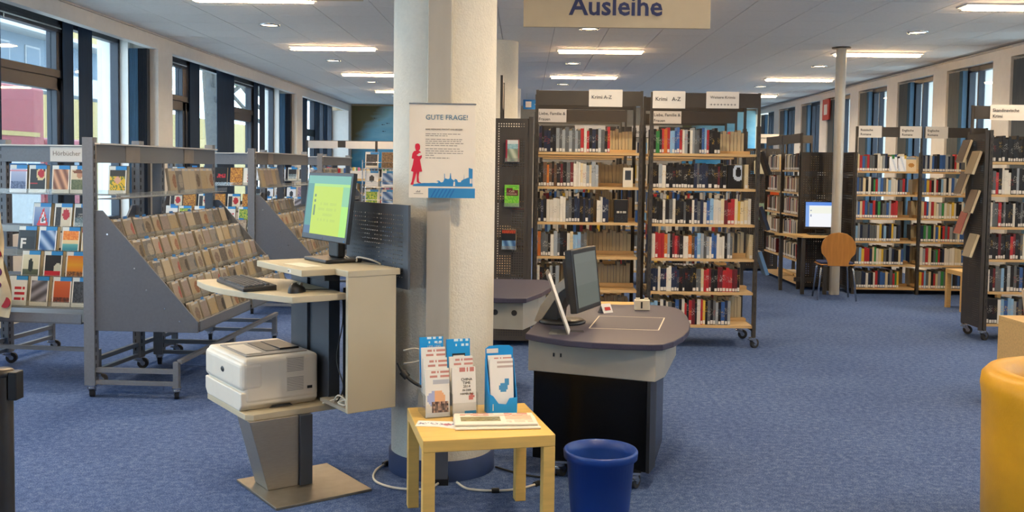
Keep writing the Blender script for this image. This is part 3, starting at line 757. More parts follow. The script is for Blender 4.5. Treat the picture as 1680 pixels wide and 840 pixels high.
def d_flower(u, v):
    p = '3a352c' if v > .62 else ('e0b62c' if hsh(u, v) > .35 else '6b7a3a')
    if ell(u, v, .5, .5, .16, .14): p = 'd9a184'
    return frame(u, v, p)
def d_sign(u, v):
    p = mixc('3c5c9c', 'a7b7d0', v)
    t = (u-.25)/.5
    if .2 < v < .85 and abs(u-.58) < (.85-v)*.5: p = 'd13b3b'
    if .27 < v < .7 and abs(u-.58) < (.70-v)*.42: p = 'dfe2e6'
    if ell(u, v, .58, .4, .08, .09): p = '5c5f66'
    return frame(u, v, p, 'dde4ee')
def d_lantern(u, v):
    p = mixc('24201f', '5c5752', hsh(u, v)*.4) if u < .36 else 'd8cbb2'
    if ell(u, v, .66, .6, .2, .2): p = 'b3242c'
    return frame(u, v, p)
def d_snow(u, v): return frame(u, v, '25262a' if v > .48 else mixc('4d6168', 'cfd6d6', hsh(u, v)*.4+(.4 if v < .3 else 0)))
def d_black(u, v): return frame(u, v, '17181a' if v < .62 else '22262a', '3a3c3f')
def d_blue(u, v): return frame(u, v, mixc('24508c', 'a9bfdc', .5+.5*sin(u*8+v*11)), 'eaecf2')
def d_beach(u, v): return frame(u, v, mixc('f0a04c', 'd8642a', hsh(u, v)*.7) if v > .55 else ('e6d2a4' if v > .42 else mixc('6fb4b0', '2f7e90', (.42-v)*4)))
def d_car(u, v):
    p = 'dcc48a'
    if ell(u, v, .3, .6, .25, .12): p = '34406a'
    return frame(u, v, p) if v < .8 else 'b02f3a'
def d_hill(u, v):
    p = mixc('c9c09c', 'd9d2b8', v)
    if v < .38: p = mixc('2c3424', '5b6248', v*2.5)
    if ell(u, v, .5, .48, .14, .2): p = '1d221c'
    if ell(u, v, .48, .66, .1, .06): p = '20241e'
    return frame(u, v, p)
def d_darkred(u, v):
    p = '222126'
    if ell(u, v, .8, .42, .25, .16): p = 'c9c8b4'
    if .14 < v < .34: p = 'c2202f'
    return frame(u, v, p)
def d_sunset(u, v): return frame(u, v, mixc('e3a01f', 'd9651d', abs(v-.55)*2.4) if v > .3 else mixc('5e3a22', 'b3702c', hsh(u, v)))
def d_words(u, v): return frame(u, v, 'b7242e' if (int(v*22) % 4 < 2 and .3 < u < .9 and .18 < v < .62 and hsh(int(u*9), int(v*6)) > .25) else 'dcd9d2', 'd6d2ca')
def d_mount(u, v): return frame(u, v, mixc('4c4a50', '9c9aa4', .5+.5*sin(u*7-v*16)))
def d_orange(u, v): return frame(u, v, mixc('a8451f', 'd9692c', v) if v > .3 else mixc('4a2a1c', '8a3c1c', hsh(u, v)))
def d_grey(u, v): return frame(u, v, mixc('2a292c', '6a6a6c', hsh(u, v)*.5))
def d_white(u, v): return frame(u, v, '2c3038' if ell(u, v, .5, .5, .2, .22) else 'd9dbe0', 'e4e6ea')
def d_plate(u, v):
    p = 'd3b878'
    if ell(u, v, .5, .5, .42, .33): p = 'e8e2d2'
    if ell(u, v, .5, .45, .2, .17): p = '8c7a52'
    return p if v < .88 else '6a4c2c'
def d_green(u, v): return frame(u, v, mixc('3c7a3c', 'c8c84a', hsh(u, v)))
def d_blackred(u, v): return 'b02430' if (.4 < v < .65 and .2 < u < .85 and hsh(u, v) > .3) else '151517'
def d_brown(u, v): return mixc('5c4634', 'b08a5c', hsh(u, v)*.8)
def d_warm(u, v): return mixc('d9a03c', '6c3a1c', hsh(u, v*1.7)*.8)
def d_scene(u, v): return mixc('5a6e78', 'b8b4a0', v*.6+hsh(u, v)*.4)
def d_cream(u, v): return 'cfc2a6' if hsh(int(u*6), int(v*9)) > .3 else '8c7a64'
def d_redface(u, v): return 'b9323a' if (u < .5 and .3 < v < .8) else mixc('c9b496', '8f7a68', hsh(u, v))
def d_purple(u, v): return mixc('6e5a74', 'b8a4a8', hsh(u, v))
def d_yel(u, v): return 'c9a43c' if .25 < u < .8 and .2 < v < .75 else 'c4b8a0'
def b_lake(u, v):
    if u < .1 or u > .93: return '8c1f35'
    if v > .82: return 'c9cdc8'
    if v > .6: return mixc('6f9fa8', '9cbcc0', hsh(u, v))
    return mixc('6b7a68', 'b8bca4', .5+.5*sin(u*9+v*7))
def b_cafe(u, v):
    if .5 < v < .86 and .1 < u < .92 and (v < .78 or abs(u-.35) < .2): return '5a1f22'
    return '5fae32' if hsh(u, v) > .3 else '86c23f'
def b_harvey(u, v):
    if v > .8: return '6e2018'
    if v > .45: return '14181d'
    return mixc('2b4f7c', '7fa6c4', .5+.5*sin(u*11+v*5))
def b_reader(u, v):
    if .2 < u < .8 and .35 < v < .88: return '2b3440' if ell(u, v, .5, .62, .22, .2) else '39414a'
    return 'd6cfbe'
def b_dark(u, v): return 'b9b4a8' if (.42 < v < .5 and .1 < u < .9 and hsh(int(u*16), 3) > .3) else mixc('15161a', '3b4650', hsh(u, v)*.6 if v < .3 else .1)
def b_swirl(u, v): return 'b8c4d2' if abs(((u-.75)**2+(v-.7)**2)**.5-.3) < .09 else '0e0f12'
def b_white(u, v): return 'c9d4e6' if (sin(u*9+v*5) > .5) else 'e8ecf4'
def b_castle(u, v):
    if ell(u, v, .5, .45, .3, .16): return 'b07a34'
    return 'd9c29a' if v < .85 else '7f8fa0'
cover_book('small white boxed book reader standing face-out on second shelf, left crime bookcase', (kl[0][0]+.815, 8.53, BO[4]+.001), 0, 0, .085, .17, .03, 'd6cfbe', b_reader)
cover_book('dark novel shown face-out on third shelf, left crime bookcase', (kl[0][0]+.76, 8.53, BO[3]+.001), 0, 0, .12, .2, .03, '15161a', b_dark)
cover_book('black novel with pale swirl shown face-out, right crime bookcase second shelf', (kr[0][0]+.745, 8.49, BO[4]+.001), 0, 0, .125, .205, .03, '0e0f12', b_swirl)
for q, x in ((3, .9), (4, .845)):
    M = MX(*kr); o = link('book', BOOK, None, M @ Vector((x, .03, BO[4 if q == 4 else 2]+.001)), 0, scale=(.03, .14, .21)); o.color = lin('c9b994')
    tag(o, 'lone cream book at the right end of the %s shelf, right crime bookcase' % ('second' if q == 4 else 'fourth'), 'book', 'books on the right crime bookcase')

# ---- perforated end panel left of the crime shelves, with three displayed books, and its bookcase running back
t = thing('shelf_end_unit', 'dark perforated shelf end panel beside the white pillar', 'shelf end', (-.27, 8.40, 0))
link('perforated_panel', perf_mesh(.30, 1.92, .0215, .0095), t, (0, 0, .05))
B(.30, .335, -.01, .05, .05, 1.985, 'dark_steel').build('upright', t); B(-.03, 0, -.01, .05, .05, 1.97, 'dark_steel').build('upright', t)
B(-.03, .33, .045, .35, .04, .2, 'navy_frame').build('plinth', t)
for k in range(2):
    B(.05, .07, .02+k*.75, .04+k*.75, 1.97, 2.34, 'dark_steel').build('header_post', t); 
B(.055, .065, .04, .75, 2.08, 2.32, 'dark_steel').build('header_panel', t)
for z in (.3, .62, .94, 1.26, 1.58): B(0, .3, .05, 1.9, z-.02, z, 'shelf_wood').build('shelf', t)
B(-.0, .3, 1.9, 1.94, .05, 1.97, 'dark_steel').build('upright', t)
M = MX((-.255, 8.40, 0), pi/2)
for z in (.301, .621, .941, 1.261, 1.581):
    back_row(M, .1, 1.85, z, pi/2, -.28)
for nm, z, w, h, dsn, cl, tx in (('hardback with a pale lake cover and red edges, top of the perforated panel', 1.60, .115, .185, b_lake, '8c1f35', None), ('bright green paperback with maroon patch, middle of the perforated panel', 1.215, .125, .185, b_cafe, '5fae32', 'Cafe'), ('black and blue thriller with orange title, bottom of the perforated panel', .845, .12, .17, b_harvey, '14181d', 'HARVEY')):
    r = cover_book(nm, (-.255+.145 if tx != 'HARVEY' else -.255+.125, 8.362, z), radians(-4), 0, w, h, .022, cl, dsn)
    if tx == 'HARVEY': text('HARVEY', .031, 'dot_orange' if 'dot_orange' in MATS else 'text_red', r, (0, -.0016, h*.83), 'CENTER', bold=.001)
    if tx == 'Cafe':
        text('Café', .026, 'page', r, (0, -.0016, h*.66), 'CENTER'); text('Criminale', .022, 'page', r, (0, -.0016, h*.55), 'CENTER')
    hld = thing('book_holder', 'clear acrylic holder under the '+nm.split(',')[0].split(' with')[0], 'holder', (-.255+.145 if tx != 'HARVEY' else -.255+.125, 8.362, z), radians(-4))
    MB().m('acrylic').box(-w/2-.004, w/2+.004, -.008, .036, -.004, 0).box(-w/2-.004, w/2+.004, -.008, -.005, 0, .03).build('tray', hld); MB().m('chrome').cyl((0, .03, -.002), (0, .05, -.002), .003, n=8).build('hook', hld)

# ---- bookcases behind the crime shelves: headers and tops are visible
def filler(loc, rz, nb, bw, boards, r, depth=.56, back=True, wts='kkkknnggwwwrdbsctlbwsy', dens=.92):
    M = MX(loc, rz)
    for i in range(nb):
        for z in boards:
            n = int((bw-.09)/.031*dens*r.uniform(.75, 1)); row(M, i*bw+.035, (i+1)*bw-.035, z+.001, randseq(n, r, wts), 2, '', rz, False)
            if back: back_row(M, i*bw+.04, (i+1)*bw-.035, z+.001, rz, depth-.25+.05, .9)
R1 = random.Random(11)
LF = ('Liebe, Familie &', 'Frauen')
bookcase('second row bookcase behind the crime shelves, left half, cards about love and family', (.10, 10.6, 0), 0, 1, 1.0, BO, 2.185, signs=((.02, .32, LF, .045),)); filler((.10, 10.6, 0), 0, 1, 1.0, BO, R1)
bookcase('second row bookcase behind the crime shelves, right half, cards about love and family', (1.34, 10.6, 0), 0, 1, .95, BO, 2.185, signs=((.02, .32, LF, .045),)); filler((1.34, 10.6, 0), 0, 1, .95, BO, R1)
bookcase('third row bookcase with a Horror card, behind the love novels', (.2, 12.9, 0), 0, 2, 1.02, BO, 2.11, signs=((.45, .40, ('Horror',), .085), (1.2, .35, ('Horror',), .06))); filler((.2, 12.9, 0), 0, 2, 1.02, BO, R1)

# ---- right side: fiction bookcases in front of the right windows
BR = [.08, .377, .674, .97, 1.267, 1.563]
bookcase('long fiction bookcase with cards Russische and Englische Romane by the right windows', (4.17, 12.4, 0), 0, 2, .83, BR, 2.125, signs=((.03, .29, ('Russische', 'Romane'), .04), (.55, .27, ('Englische', 'Romane'), .04), (.87, .28, ('Englische', 'Romane'), .04)), casters=False, low_top=1.80, headback=False)
filler((4.17, 12.4, 0), 0, 2, .83, BR, R1, wts='kkknnggwwwwrrbsscclbey')
cover_book('white novel shown face-out on the top fiction shelf, left of two', (4.17+.49, 12.41, BR[5]+.001), 0, radians(-6), .1, .19, .02, 'e8ecf4', b_white)
cover_book('white and blue novel shown face-out on the top fiction shelf, right of two', (4.17+.60, 12.41, BR[5]+.001), 0, radians(-6), .1, .19, .02, 'dfe6f2', b_white)
cover_book('tan book with a palace picture shown face-out on the top fiction shelf', (4.17+.715, 12.41, BR[5]+.001), 0, radians(-6), .125, .18, .02, 'd9c29a', b_castle)
t = thing('perforated_end_panel', 'dark perforated end panel at the left end of the fiction bookcase', 'shelf end', (4.155, 13.0, 0), -pi/2)
link('perforated_panel', perf_mesh(.60, 1.72, .03, .011), t, (0, 0, .08))
# bookcase running back behind the computer desk
D0 = (3.60, 14.65, 0)
bookcase('narrow bookcase running into the depth behind the computer desk', D0, -pi/2, 2, .92, BR, 2.05, depth=.46, casters=False, low_top=1.80, headback=False)
filler(D0, -pi/2, 2, .92, BR[1:], R1, .46, wts='kkdrwwggcctnw')
t = thing('perforated_end_panel', 'dark perforated end panel behind the computer monitor', 'shelf end', (3.60, 12.785, 0))
link('perforated_panel', perf_mesh(.48, 1.76, .03, .011), t, (0, 0, .04))
D1 = (3.40, 17.0, 0)
bookcase('far bookcase running into the depth with card Romane A-Z', D1, -pi/2, 2, .95, BR, 2.15, depth=.5, casters=False, low_top=1.85, headback=False); filler(D1, -pi/2, 2, .95, BR, R1, .5)
t = thing('perforated_end_panel', 'tall dark perforated end panel right of the crime shelves', 'shelf end', (3.40, 15.06, 0))
link('perforated_panel', perf_mesh(.52, 1.85, .03, .011), t, (0, 0, .04))
for nm, x, z, w, h, cl in (('orange book displayed on the tall perforated end panel', .44, 1.08, .13, .28, 'c8541f'), ('white leaflet book displayed high on the perforated end panel', .20, 1.5, .17, .2, 'b8b49c'), ('pale green book displayed on the perforated end panel', .28, .80, .17, .25, '8fae96'), ('cream book displayed low on the perforated end panel', .44, .62, .08, .28, 'c9b994')):
    cover_book(nm, (3.40+x, 15.02, z), 0, radians(-4), w, h, .02, cl)
t = thing('shelf_header_sign', 'grey header rail with card Romane A-Z above the far bookcases', 'sign', (3.6, 15.03, 0))
B(-.05, .8, 0, .02, 1.98, 2.1, 'dark_steel').build('header_panel', t); c = B(-.05, .28, -.008, -.002, 1.97, 2.11, 'card_white').build('sign_card', t); text('Romane A-Z', .04, 'text_dark', c, (-.03, -.0095, 2.04))
for x in (-.03, .4, .79): B(x-.01, x+.01, 0, .02, 1.75, 1.98, 'dark_steel').build('header_post', t)
# Scandinavian crime bookcase, right edge
SK = (4.255, 9.02, 0)
BS = [.16, .46, .76, 1.06, 1.36, 1.66]
bookcase('dark bookcase at the right edge with header card Skandinavische Krimi', SK, 0, 1, .95, BS, 2.20, signs=((.17, .4, ('Skandinavische', 'Krimi'), .042),), low_top=1.95, depth=.44, headback=False, hy=.38)
KS = [q[:15] for q in ('kkkkkkkkkkkkkkkkk', 'kgrkwwwkkskkwwwrd', 'wggrkgkkkwkkgkkkk', 'kkkkdkkkkrdkkgwkk', 'wkdgglkskgkbkkwgk', 'kkkkwlbllsngkwkck')]
M = MX(SK, 0)
for q, s in enumerate(KS):
    row(M, .035, .915, BS[5-q]+.001, s, 1, '%s book, %s from left on the '+ORD[q]+' shelf down, right edge crime bookcase', 0, True, 1.08, group='books on the right edge bookcase'); back_row(M, .04, .91, BS[5-q]+.001, 0, .25, .9)
t = thing('perforated_end_panel', 'dark perforated end panel of the right edge bookcase, books hung on it', 'shelf end', (4.235, 9.43, 0), -pi/2)
link('perforated_panel', perf_mesh(.40, 1.80, .02, .008), t, (0, 0, .12)); B(.40, .42, -.02, .012, .1, 1.95, 'dark_steel').build('upright', t)
def hung(lab, P, col, rz=pi/2, w=.13, h=.2, lean=.32, t=.03):
    r = link('displayed_book', B(-w/2, w/2, 0, t, 0, h, 'plain_object_colour').m('page').box(-w/2+.004, w/2+.0015, .004, t-.004, -.0015, h+.0015).mesh('displayed_book'), None, P, rz, rx=lean*-1)
    r.color = lin(col); tag(r, lab, 'book', 'books hung on bookcase end panels')
sk_h = [(9.34, 1.66, '463a30', 'brown book hung highest on the right edge end panel'), (9.14, 1.55, '8c7a5c', 'tan book hung second highest on the right edge end panel'), (9.36, 1.36, '302823', 'dark brown book hung at mid height on the right edge end panel'), (9.14, 1.19, '5c4c3c', 'brown and cream book hung below mid height, right edge end panel'), (9.33, .98, '8a2a26', 'red book hung low on the right edge end panel'), (9.13, .78, '94886f', 'beige book hung lowest on the right edge end panel')]
for y, z, cl, lb in sk_h: hung(lb, (4.12, y, z), cl, -pi/2, .15, .22)
for y, z, cl, lb in ((8.72, 1.52, '141416', 'black book hung on the right end of the crime shelves, highest'), (8.72, 1.03, '1b2a45', 'dark blue book hung on the right end of the crime shelves, middle'), (8.72, .63, '5f86b0', 'light blue book hung on the right end of the crime shelves, lowest')): hung(lb, (2.18, y, z), cl, pi/2, .15, .22, .34)
# ---------------------------------------------------------------- wheeled media racks on the left
def rack(label, loc, rz, nb, bw=1.07, tiers=5, rear=False, end_near=True, sign=None, sign_x=None, sign_m='rack_steel', o0=.16, do=.13, z0=1.02, dz=.135, up=True):
    """local x along the rack, -y towards the browsing side"""
    t = thing('media_rack', label, 'media rack', loc, rz); H = 1.71; S = 'rack_steel'
    W = nb*bw
    for i in range(nb+1):
        x = i*bw; p = MB().m(S).box(x-.03, x+.03, -.035, .035, .085, H if i in (0, nb) else H-.06); p.m('slot_dark')
        for k in range(28): p.box(x-.012, x-.004, -.037, -.034, .14+k*.055, .17+k*.055); 
        for k in range(28): p.box(x+.029, x+.032, -.02, -.01, .14+k*.055, .17+k*.055)
        p.build('upright', t); caster(t, x, 0, .09, .04, .3)
    for side in ((-1, 1) if rear else (-1,)):
        for i in range(nb+1):
            x = i*bw; f = MB().m(S); y1 = side*.59
            ya, yb = sorted((side*.035, y1)); f.box(x-.015, x+.015, ya, yb, .17, .20); f.box(x-.015, x+.015, ya, yb, .09, .116)
            ya, yb = sorted((y1-side*.035, y1)); f.box(x-.02, x+.02, ya, yb, .08, .25)
            f.build('foot_frame', t); caster(t, x, y1-side*.018, .085, .038, .4)
        B(0, W, side*.59-.015, side*.59+.015, .235, .262, S).build('foot_rail', t)
    prof = [(-.035, .445), (-.72, .445), (-.72, .515), (-.085, 1.235), (-.035, 1.235)]
    for x in ((0, W) if end_near else (W,)):
        pm = MB().m('rack_panel').prism(prof, x-.012, x+.004, 'x')
        o = pm.build('end_panel', t, bevel=.003)
        sc_ = MB().m('chrome')
        for (y, z) in ((-.12, 1.08), (-.3, .86), (-.38, .72), (-.5, .6), (-.6, .52)): sc_.cyl((x-.015, y, z), (x-.011, y, z), .006, n=8)
        sc_.build('screw', o)
    for i in range(nb):
        xa, xb = i*bw+.03, (i+1)*bw-.03
        B(xa, xb, -.72, -.035, .445, .455, 'rack_panel').m('rack_steel').box(xa, xb, -.72, -.712, .455, .515).build('bottom_tray', t)
        for k in range(tiers):
            o_, z = o0+do*k, z0-dz*k
            s_ = MB().m('rack_steel').box(xa, xb, -o_-.03, -o_+.085, z-.006, z-.001); s_.box(xa, xb, -o_+.08, -o_+.085, z, z+.05)
            st = s_.build('tier', t)
            MB().m('acrylic').box(xa, xb, -o_-.033, -o_-.030, z-.004, z+.045).build('acrylic_lip', st)
        if up:
            s_ = MB().m('rack_steel').box(xa, xb, -.16, -.03, 1.305, 1.311); st = s_.build('upper_shelf', t)
            MB().m('acrylic').box(xa, xb, -.163, -.160, 1.306, 1.345).build('acrylic_lip', st)
        B(xa-.03, xb+.03, -.045, -.036, 1.545, 1.665, sign_m).m('card_white').box(xa-.03, xb+.03, -.07, .05, 1.665, 1.675).build('sign_holder', t)
        if rear: B(xa-.03, xb+.03, .036, .045, 1.545, 1.665, sign_m).build('sign_holder', t)
    if sign:
        for (x, w, tx, size) in sign:
            c = B(x, x+w, -.05, -.046, 1.55, 1.66, 'card_white' if tx else 'card_taupe').build('sign_card', t)
            if tx: text(tx, size, 'text_grey' if size > .04 else 'text_dark', c, (x+.02, -.0515, 1.595))
    return t
CASES = {}
def case_mesh(kind, body):
    if (kind, body) not in CASES:
        w, h, t = kind
        if body == 'stack':
            m = MB()
            for k in range(3):
                m.m('case_cream' if k % 2 else 'case_dark').box(-w/2, w/2, .002+k*t/3, (k+.9)*t/3, 0, h-.002*k)
        else:
            m = MB().m(body).box(-w/2, w/2, 0, t, 0, h); m.m('page').box(-w/2+.003, w/2+.0006, .003, t-.003, .003, h-.003)
        CASES[(kind, body)] = m.mesh('media_case')
    return CASES[(kind, body)]
AUDIO = (.142, .213, .04); CD = (.132, .16, .02); DVD = (.142, .2, .02)
def case(lab, M, u, o, z, kind, design, rz, lean=.22, body='case_dark', group='media cases', twist=0, cat='media case', blue=False, name='media_case'):
    P = M @ Vector((u, -o, z)); r = link(name, case_mesh(kind, body), None, P, rz+twist, rx=-lean); tag(r, lab, cat, group)
    link('cover_print', print_mesh(design, kind[0]*.97, kind[1]*.97), r, (0, -.0008, kind[1]*.012))
    if blue: 
        link('blue_tab', TAB, r, (random.uniform(-.02, .02), -.002, kind[1]-.004))
    return r
TAB = B(-.028, .028, -.0012, 0, 0, .018, 'exit_blue').mesh('blue_tab')
# rack with audiobooks, facing the camera
rzC = radians(-6.5); LC = (-3.955, 7.38, 0); MC = MX(LC, rzC)
rack('grey wheeled audiobook rack with card Hörbücher facing the camera', LC, rzC, 1, tiers=4, rear=True, sign=((.40, .36, 'Hörbücher', .05),), o0=.13, do=.15, z0=1.03, dz=.165, end_near=False)
aud = [(0, .17, d_sky, 'pale misty audiobook case with a pink stripe'), (0, .325, d_cup, 'black audiobook case with a red cup'), (0, .51, d_hands, 'brown audiobook case with clasped hands'), (0, .655, d_hat, 'audiobook case with a man in a brown hat'), (0, .96, d_flower, 'audiobook case with yellow flowers right of the grey post'),
       (1, .365, d_sign, 'blue audiobook case with a red warning triangle'), (1, .535, d_lantern, 'half cream audiobook case with a red lantern'), (1, .69, d_snow, 'dark audiobook case with a snowy slope and author name'),
       (2, .345, d_black, 'black audiobook case with a large white F'), (2, .505, d_blue, 'tilted white audiobook case with a blue sea picture'), (2, .685, d_beach, 'orange and teal beach audiobook case'), (2, .84, d_car, 'cream audiobook case with a dark car'),
       (3, .47, d_hill, 'audiobook case with a dark rider on a hill'), (3, .64, d_darkred, 'black audiobook case with a red band'), (3, .81, d_sunset, 'golden sunset audiobook case'),
       (4, .47, d_words, 'white audiobook case with red block words'), (4, .63, d_mount, 'grey mountain audiobook case'), (4, .80, d_orange, 'orange audiobook case in the bottom row'), (4, .945, d_grey, 'dark grey audiobook case in the bottom row by the post')]
for (q, u, dsn, lb) in aud:
    o_, z = (.10, 1.312) if q == 0 else (.13+.15*(q-1)-.005, 1.03-.165*(q-1)+.001)
    nmz = ['top shelf', 'second row', 'third row', 'fourth row', 'bottom row'][q]
    r = case(lb+(', %s of the audiobook rack' % nmz if 'row' not in lb else ''), MC, u, o_, z, AUDIO, dsn, rzC, .16 if q else .08, group='audiobooks on the front rack', cat='audiobook', name='audiobook_case')
    if dsn is d_black: text('F', .1, 'card_white', r, (-.03, -.0016, .05), 'CENTER', bold=.003)
    if dsn is d_snow:
        text('CAMILLA', .016, 'card_white', r, (0, -.0016, .125), 'CENTER'); text('LÄCKBERG', .016, 'card_white', r, (0, -.0016, .108), 'CENTER')
# blue divider tabs on the upper audiobook shelf
for k, u in enumerate((.13, .28)): tag(B(-.07, .07, 0, .002, 0, .22, 'exit_blue').build('divider_tab', None, MC @ Vector((u, -.034, 1.312)), rzC), 'blue divider card, %s on the top audiobook shelf' % ('left one' if k == 0 else 'right one'), 'divider')
# cream bag with dots hanging at the left edge
bg_ = MB().m('bag_paper'); rb = random.Random(5)
LBg = MC @ Vector((.335, -.77, 0))
def bagf(y):
    def fn(u, v):
        n = .014*sin(u*9+v*7)+.01*sin(u*23-v*13); e = 1-.10*v+.03*sin(v*9)
        return (-.26+.52*u*e+.02*sin(v*5), y+n*(1 if y < 0 else -1)+(.05 if y < 0 else -.04)*(abs(u-.5)*2)**4, .50+.74*v+.012*sin(u*11))
    return fn
bt = thing('paper_bag', 'crumpled cream bag with red and purple dots at the left edge', 'bag', (LBg.x-.03, LBg.y-.03, 0), rzC)
m_ = MB().m('bag_paper').sheet(bagf(-.05), 24, 24); m_.sheet(bagf(.04), 24, 24); m_.build('bag_body', bt)
B(-.22, .2, -.035, .03, .49, .5, 'bag_paper').build('bag_bottom', bt)
for (u, v, r_, mm) in ((.93, .75, .03, 'dot_red'), (.93, .58, .032, 'dot_red'), (.92, .42, .032, 'dot_purple'), (.90, .3, .02, 'dot_purple'), (.93, .14, .038, 'dot_red'), (.6, .65, .03, 'dot_purple'), (.55, .35, .03, 'dot_red')):
    p = bagf(-.05)(u, v); MB().m(mm).cyl((p[0], p[1]-.004, p[2]), (p[0], p[1]+.002, p[2]), r_, n=20).build('dot_print', bt)
for sx in (-.1, .1): MB().m('bag_paper').tube([(sx-.05, 0, 1.2), (sx-.04, 0, 1.27), (sx, 0.02, 1.31), (sx+.04, 0, 1.27), (sx+.05, 0, 1.2)], .006).build('handle', bt)

def m_(base, alt, k):
    def f(u, v):
        if u < .05 or u > .95 or v < .04: return 'a59b88' if k % 2 else '7c766c'
        if v > .90: return 'a9b4c0' if u > .5 else 'c9c2b2'
        if ell(u, v, .45+.1*k, .5, .3, .28): return mixc(alt, base, hsh(u, v, k+1)*.5)
        return mixc(base, 'b4aa98', hsh(u, v, k+2)*.3)
    f.__name__ = 'muted_%d' % k; return f
CDD = [m_(a, b, i) for i, (a, b) in enumerate((('8a7e6c', '4a3c30'), ('9c917e', '6c5c54'), ('5d5f62', 'a8a090'), ('a8977a', '7c4a34'), ('6c645a', '2c2a28'), ('94887c', 'a03c3a'), ('7c7a78', '46525e'), ('a89470', '8c6c2c'), ('8c7e78', '6c4654'), ('b4a78c', '6c6050'), ('4a4644', '8c7c6a')))]
def fill_cds(M, rz, nb, name, seed, n=7, tiers=5, rows2=True, bw=1.07, z0=1.02, dz=.135):
    rr = random.Random(seed)
    for k in range(tiers):
        idx = 0
        for i in range(nb):
            for q in range(n):
                u = i*bw+.10+(bw-.19)*q/(n-1)+rr.uniform(-.005, .005); o_ = .16+.13*k; z = z0-dz*k+.001
                lb = '%s in tier %s of the %s, from near end'
                case(lb % ('clear CD case '+ORD[idx], ['one', 'two', 'three', 'four', 'five'][k], name), M, u, o_+.018, z, CD, rr.choice(CDD), rz, .30, 'cd_plastic' if rr.random() < .5 else 'case_cream', 'CDs on the '+name, rr.uniform(-.07, .07), 'CD case', rr.random() < .45, 'cd_case').rotation_euler.y = rr.uniform(-.05, .05)
                if rows2: case(lb % ('rear CD stack '+ORD[idx], ['one', 'two', 'three', 'four', 'five'][k], name), M, u+rr.uniform(-.004, .004), o_-.014, z, (CD[0], CD[1], .03), rr.choice(CDD), rz, .3, 'stack', 'CD stacks on the '+name, rr.uniform(-.02, .02), 'CD case', False, 'cd_case').rotation_euler.y = rr.uniform(-.02, .02)
                idx += 1
rzA = radians(90-2.5); LA = (-2.835, 6.325, 0); MA = MX(LA, rzA)
rack('nearest grey wheeled CD rack with slanted steel end panel', LA, rzA, 2, tiers=5, sign=((.42, .22, '', .035), (1.45, .2, '', .035)), sign_m='brown_acrylic')
fill_cds(MA, rzA, 2, 'nearest slanted rack', 21)
rr = random.Random(3)
for q in range(7):
    case('case %s from the near end on the upper shelf, nearest slanted rack' % ORD[q], MA, 1.16+q*.13, .09, 1.312, DVD, rr.choice(CDD), rzA, .15, 'case_cream', 'cases on the upper shelf of the nearest slanted rack', rr.uniform(-.05, .05), 'media case')
LB_ = (-2.80, 9.98, 0); rzB = radians(88.5); MB_ = MX(LB_, rzB)
rack('middle grey wheeled CD rack with slanted steel end panel', LB_, rzB, 2, tiers=5, sign=((.4, .2, '', .03),), sign_m='brown_acrylic'); fill_cds(MB_, rzB, 1, 'middle slanted rack', 31, 7)
for q in range(5): case('media case on the upper shelf of the middle slanted rack, %s from near end' % ORD[q], MB_, .14+q*.14, .09, 1.312, DVD, rr.choice(CDD), rzB, .2, 'case_cream', 'cases on the upper shelf of the middle slanted rack', 0, 'media case')
LB2 = (-2.86, 13.6, 0); MB2 = MX(LB2, pi/2)
rack('farthest grey wheeled CD rack behind the kiosk monitor', LB2, pi/2, 2, tiers=5, sign_m='brown_acrylic'); fill_cds(MB2, pi/2, 1, 'farthest slanted rack', 41, 6, rows2=False)
for q in range(6): case('media case on the upper shelf of the farthest slanted rack, %s from near' % ORD[q], MB2, .12+q*.15, .09, 1.312, DVD, rr.choice(CDD), pi/2, .2, 'case_cream', 'cases on the upper shelf of the farthest slanted rack', 0, 'media case')
def fill_front(M, rz, name, designs, seed):
    rr = random.Random(seed); n = 0
    for k in range(5):
        for q in range(6):
            o_, z = (.10, 1.312) if k == 0 else (.16+.13*(k-1)+.015, 1.02-.135*(k-1)+.001)
            case('DVD case %s of row %s facing the camera on the %s' % (ORD[q], ['one', 'two', 'three', 'four', 'five'][k], name), M, .12+q*.165+rr.uniform(-.01, .01), o_, z, DVD, designs[(k*6+q*5+seed) % len(designs)] if k else designs[q % len(designs)], rz, .15, 'case_dark', 'DVDs on the '+name, rr.uniform(-.04, .04), 'DVD case', rr.random() < .3, 'dvd_case')
LC1 = (-4.0, 11.0, 0); rack('grey wheeled film rack facing the camera beyond the near racks', LC1, radians(-4), 1, tiers=4, sign=((.12, .36, 'Hörspiel Film', .04),)); fill_front(MX(LC1, radians(-4)), radians(-4), 'film rack', [d_green, d_plate, d_plate, d_blackred, d_warm, d_words, d_redface, d_grey, d_blue, d_lantern], 3)
LC2 = (-4.04, 14.5, 0); rack('grey wheeled classical music rack with card Klassik CDs', LC2, radians(-4), 1, tiers=4, sign=((.28, .38, 'Klassik CDs', .05),)); fill_front(MX(LC2, radians(-4)), radians(-4), 'classical music rack', [d_white, d_blue, d_white, d_snow, d_grey, d_mount, d_white, d_purple], 5)

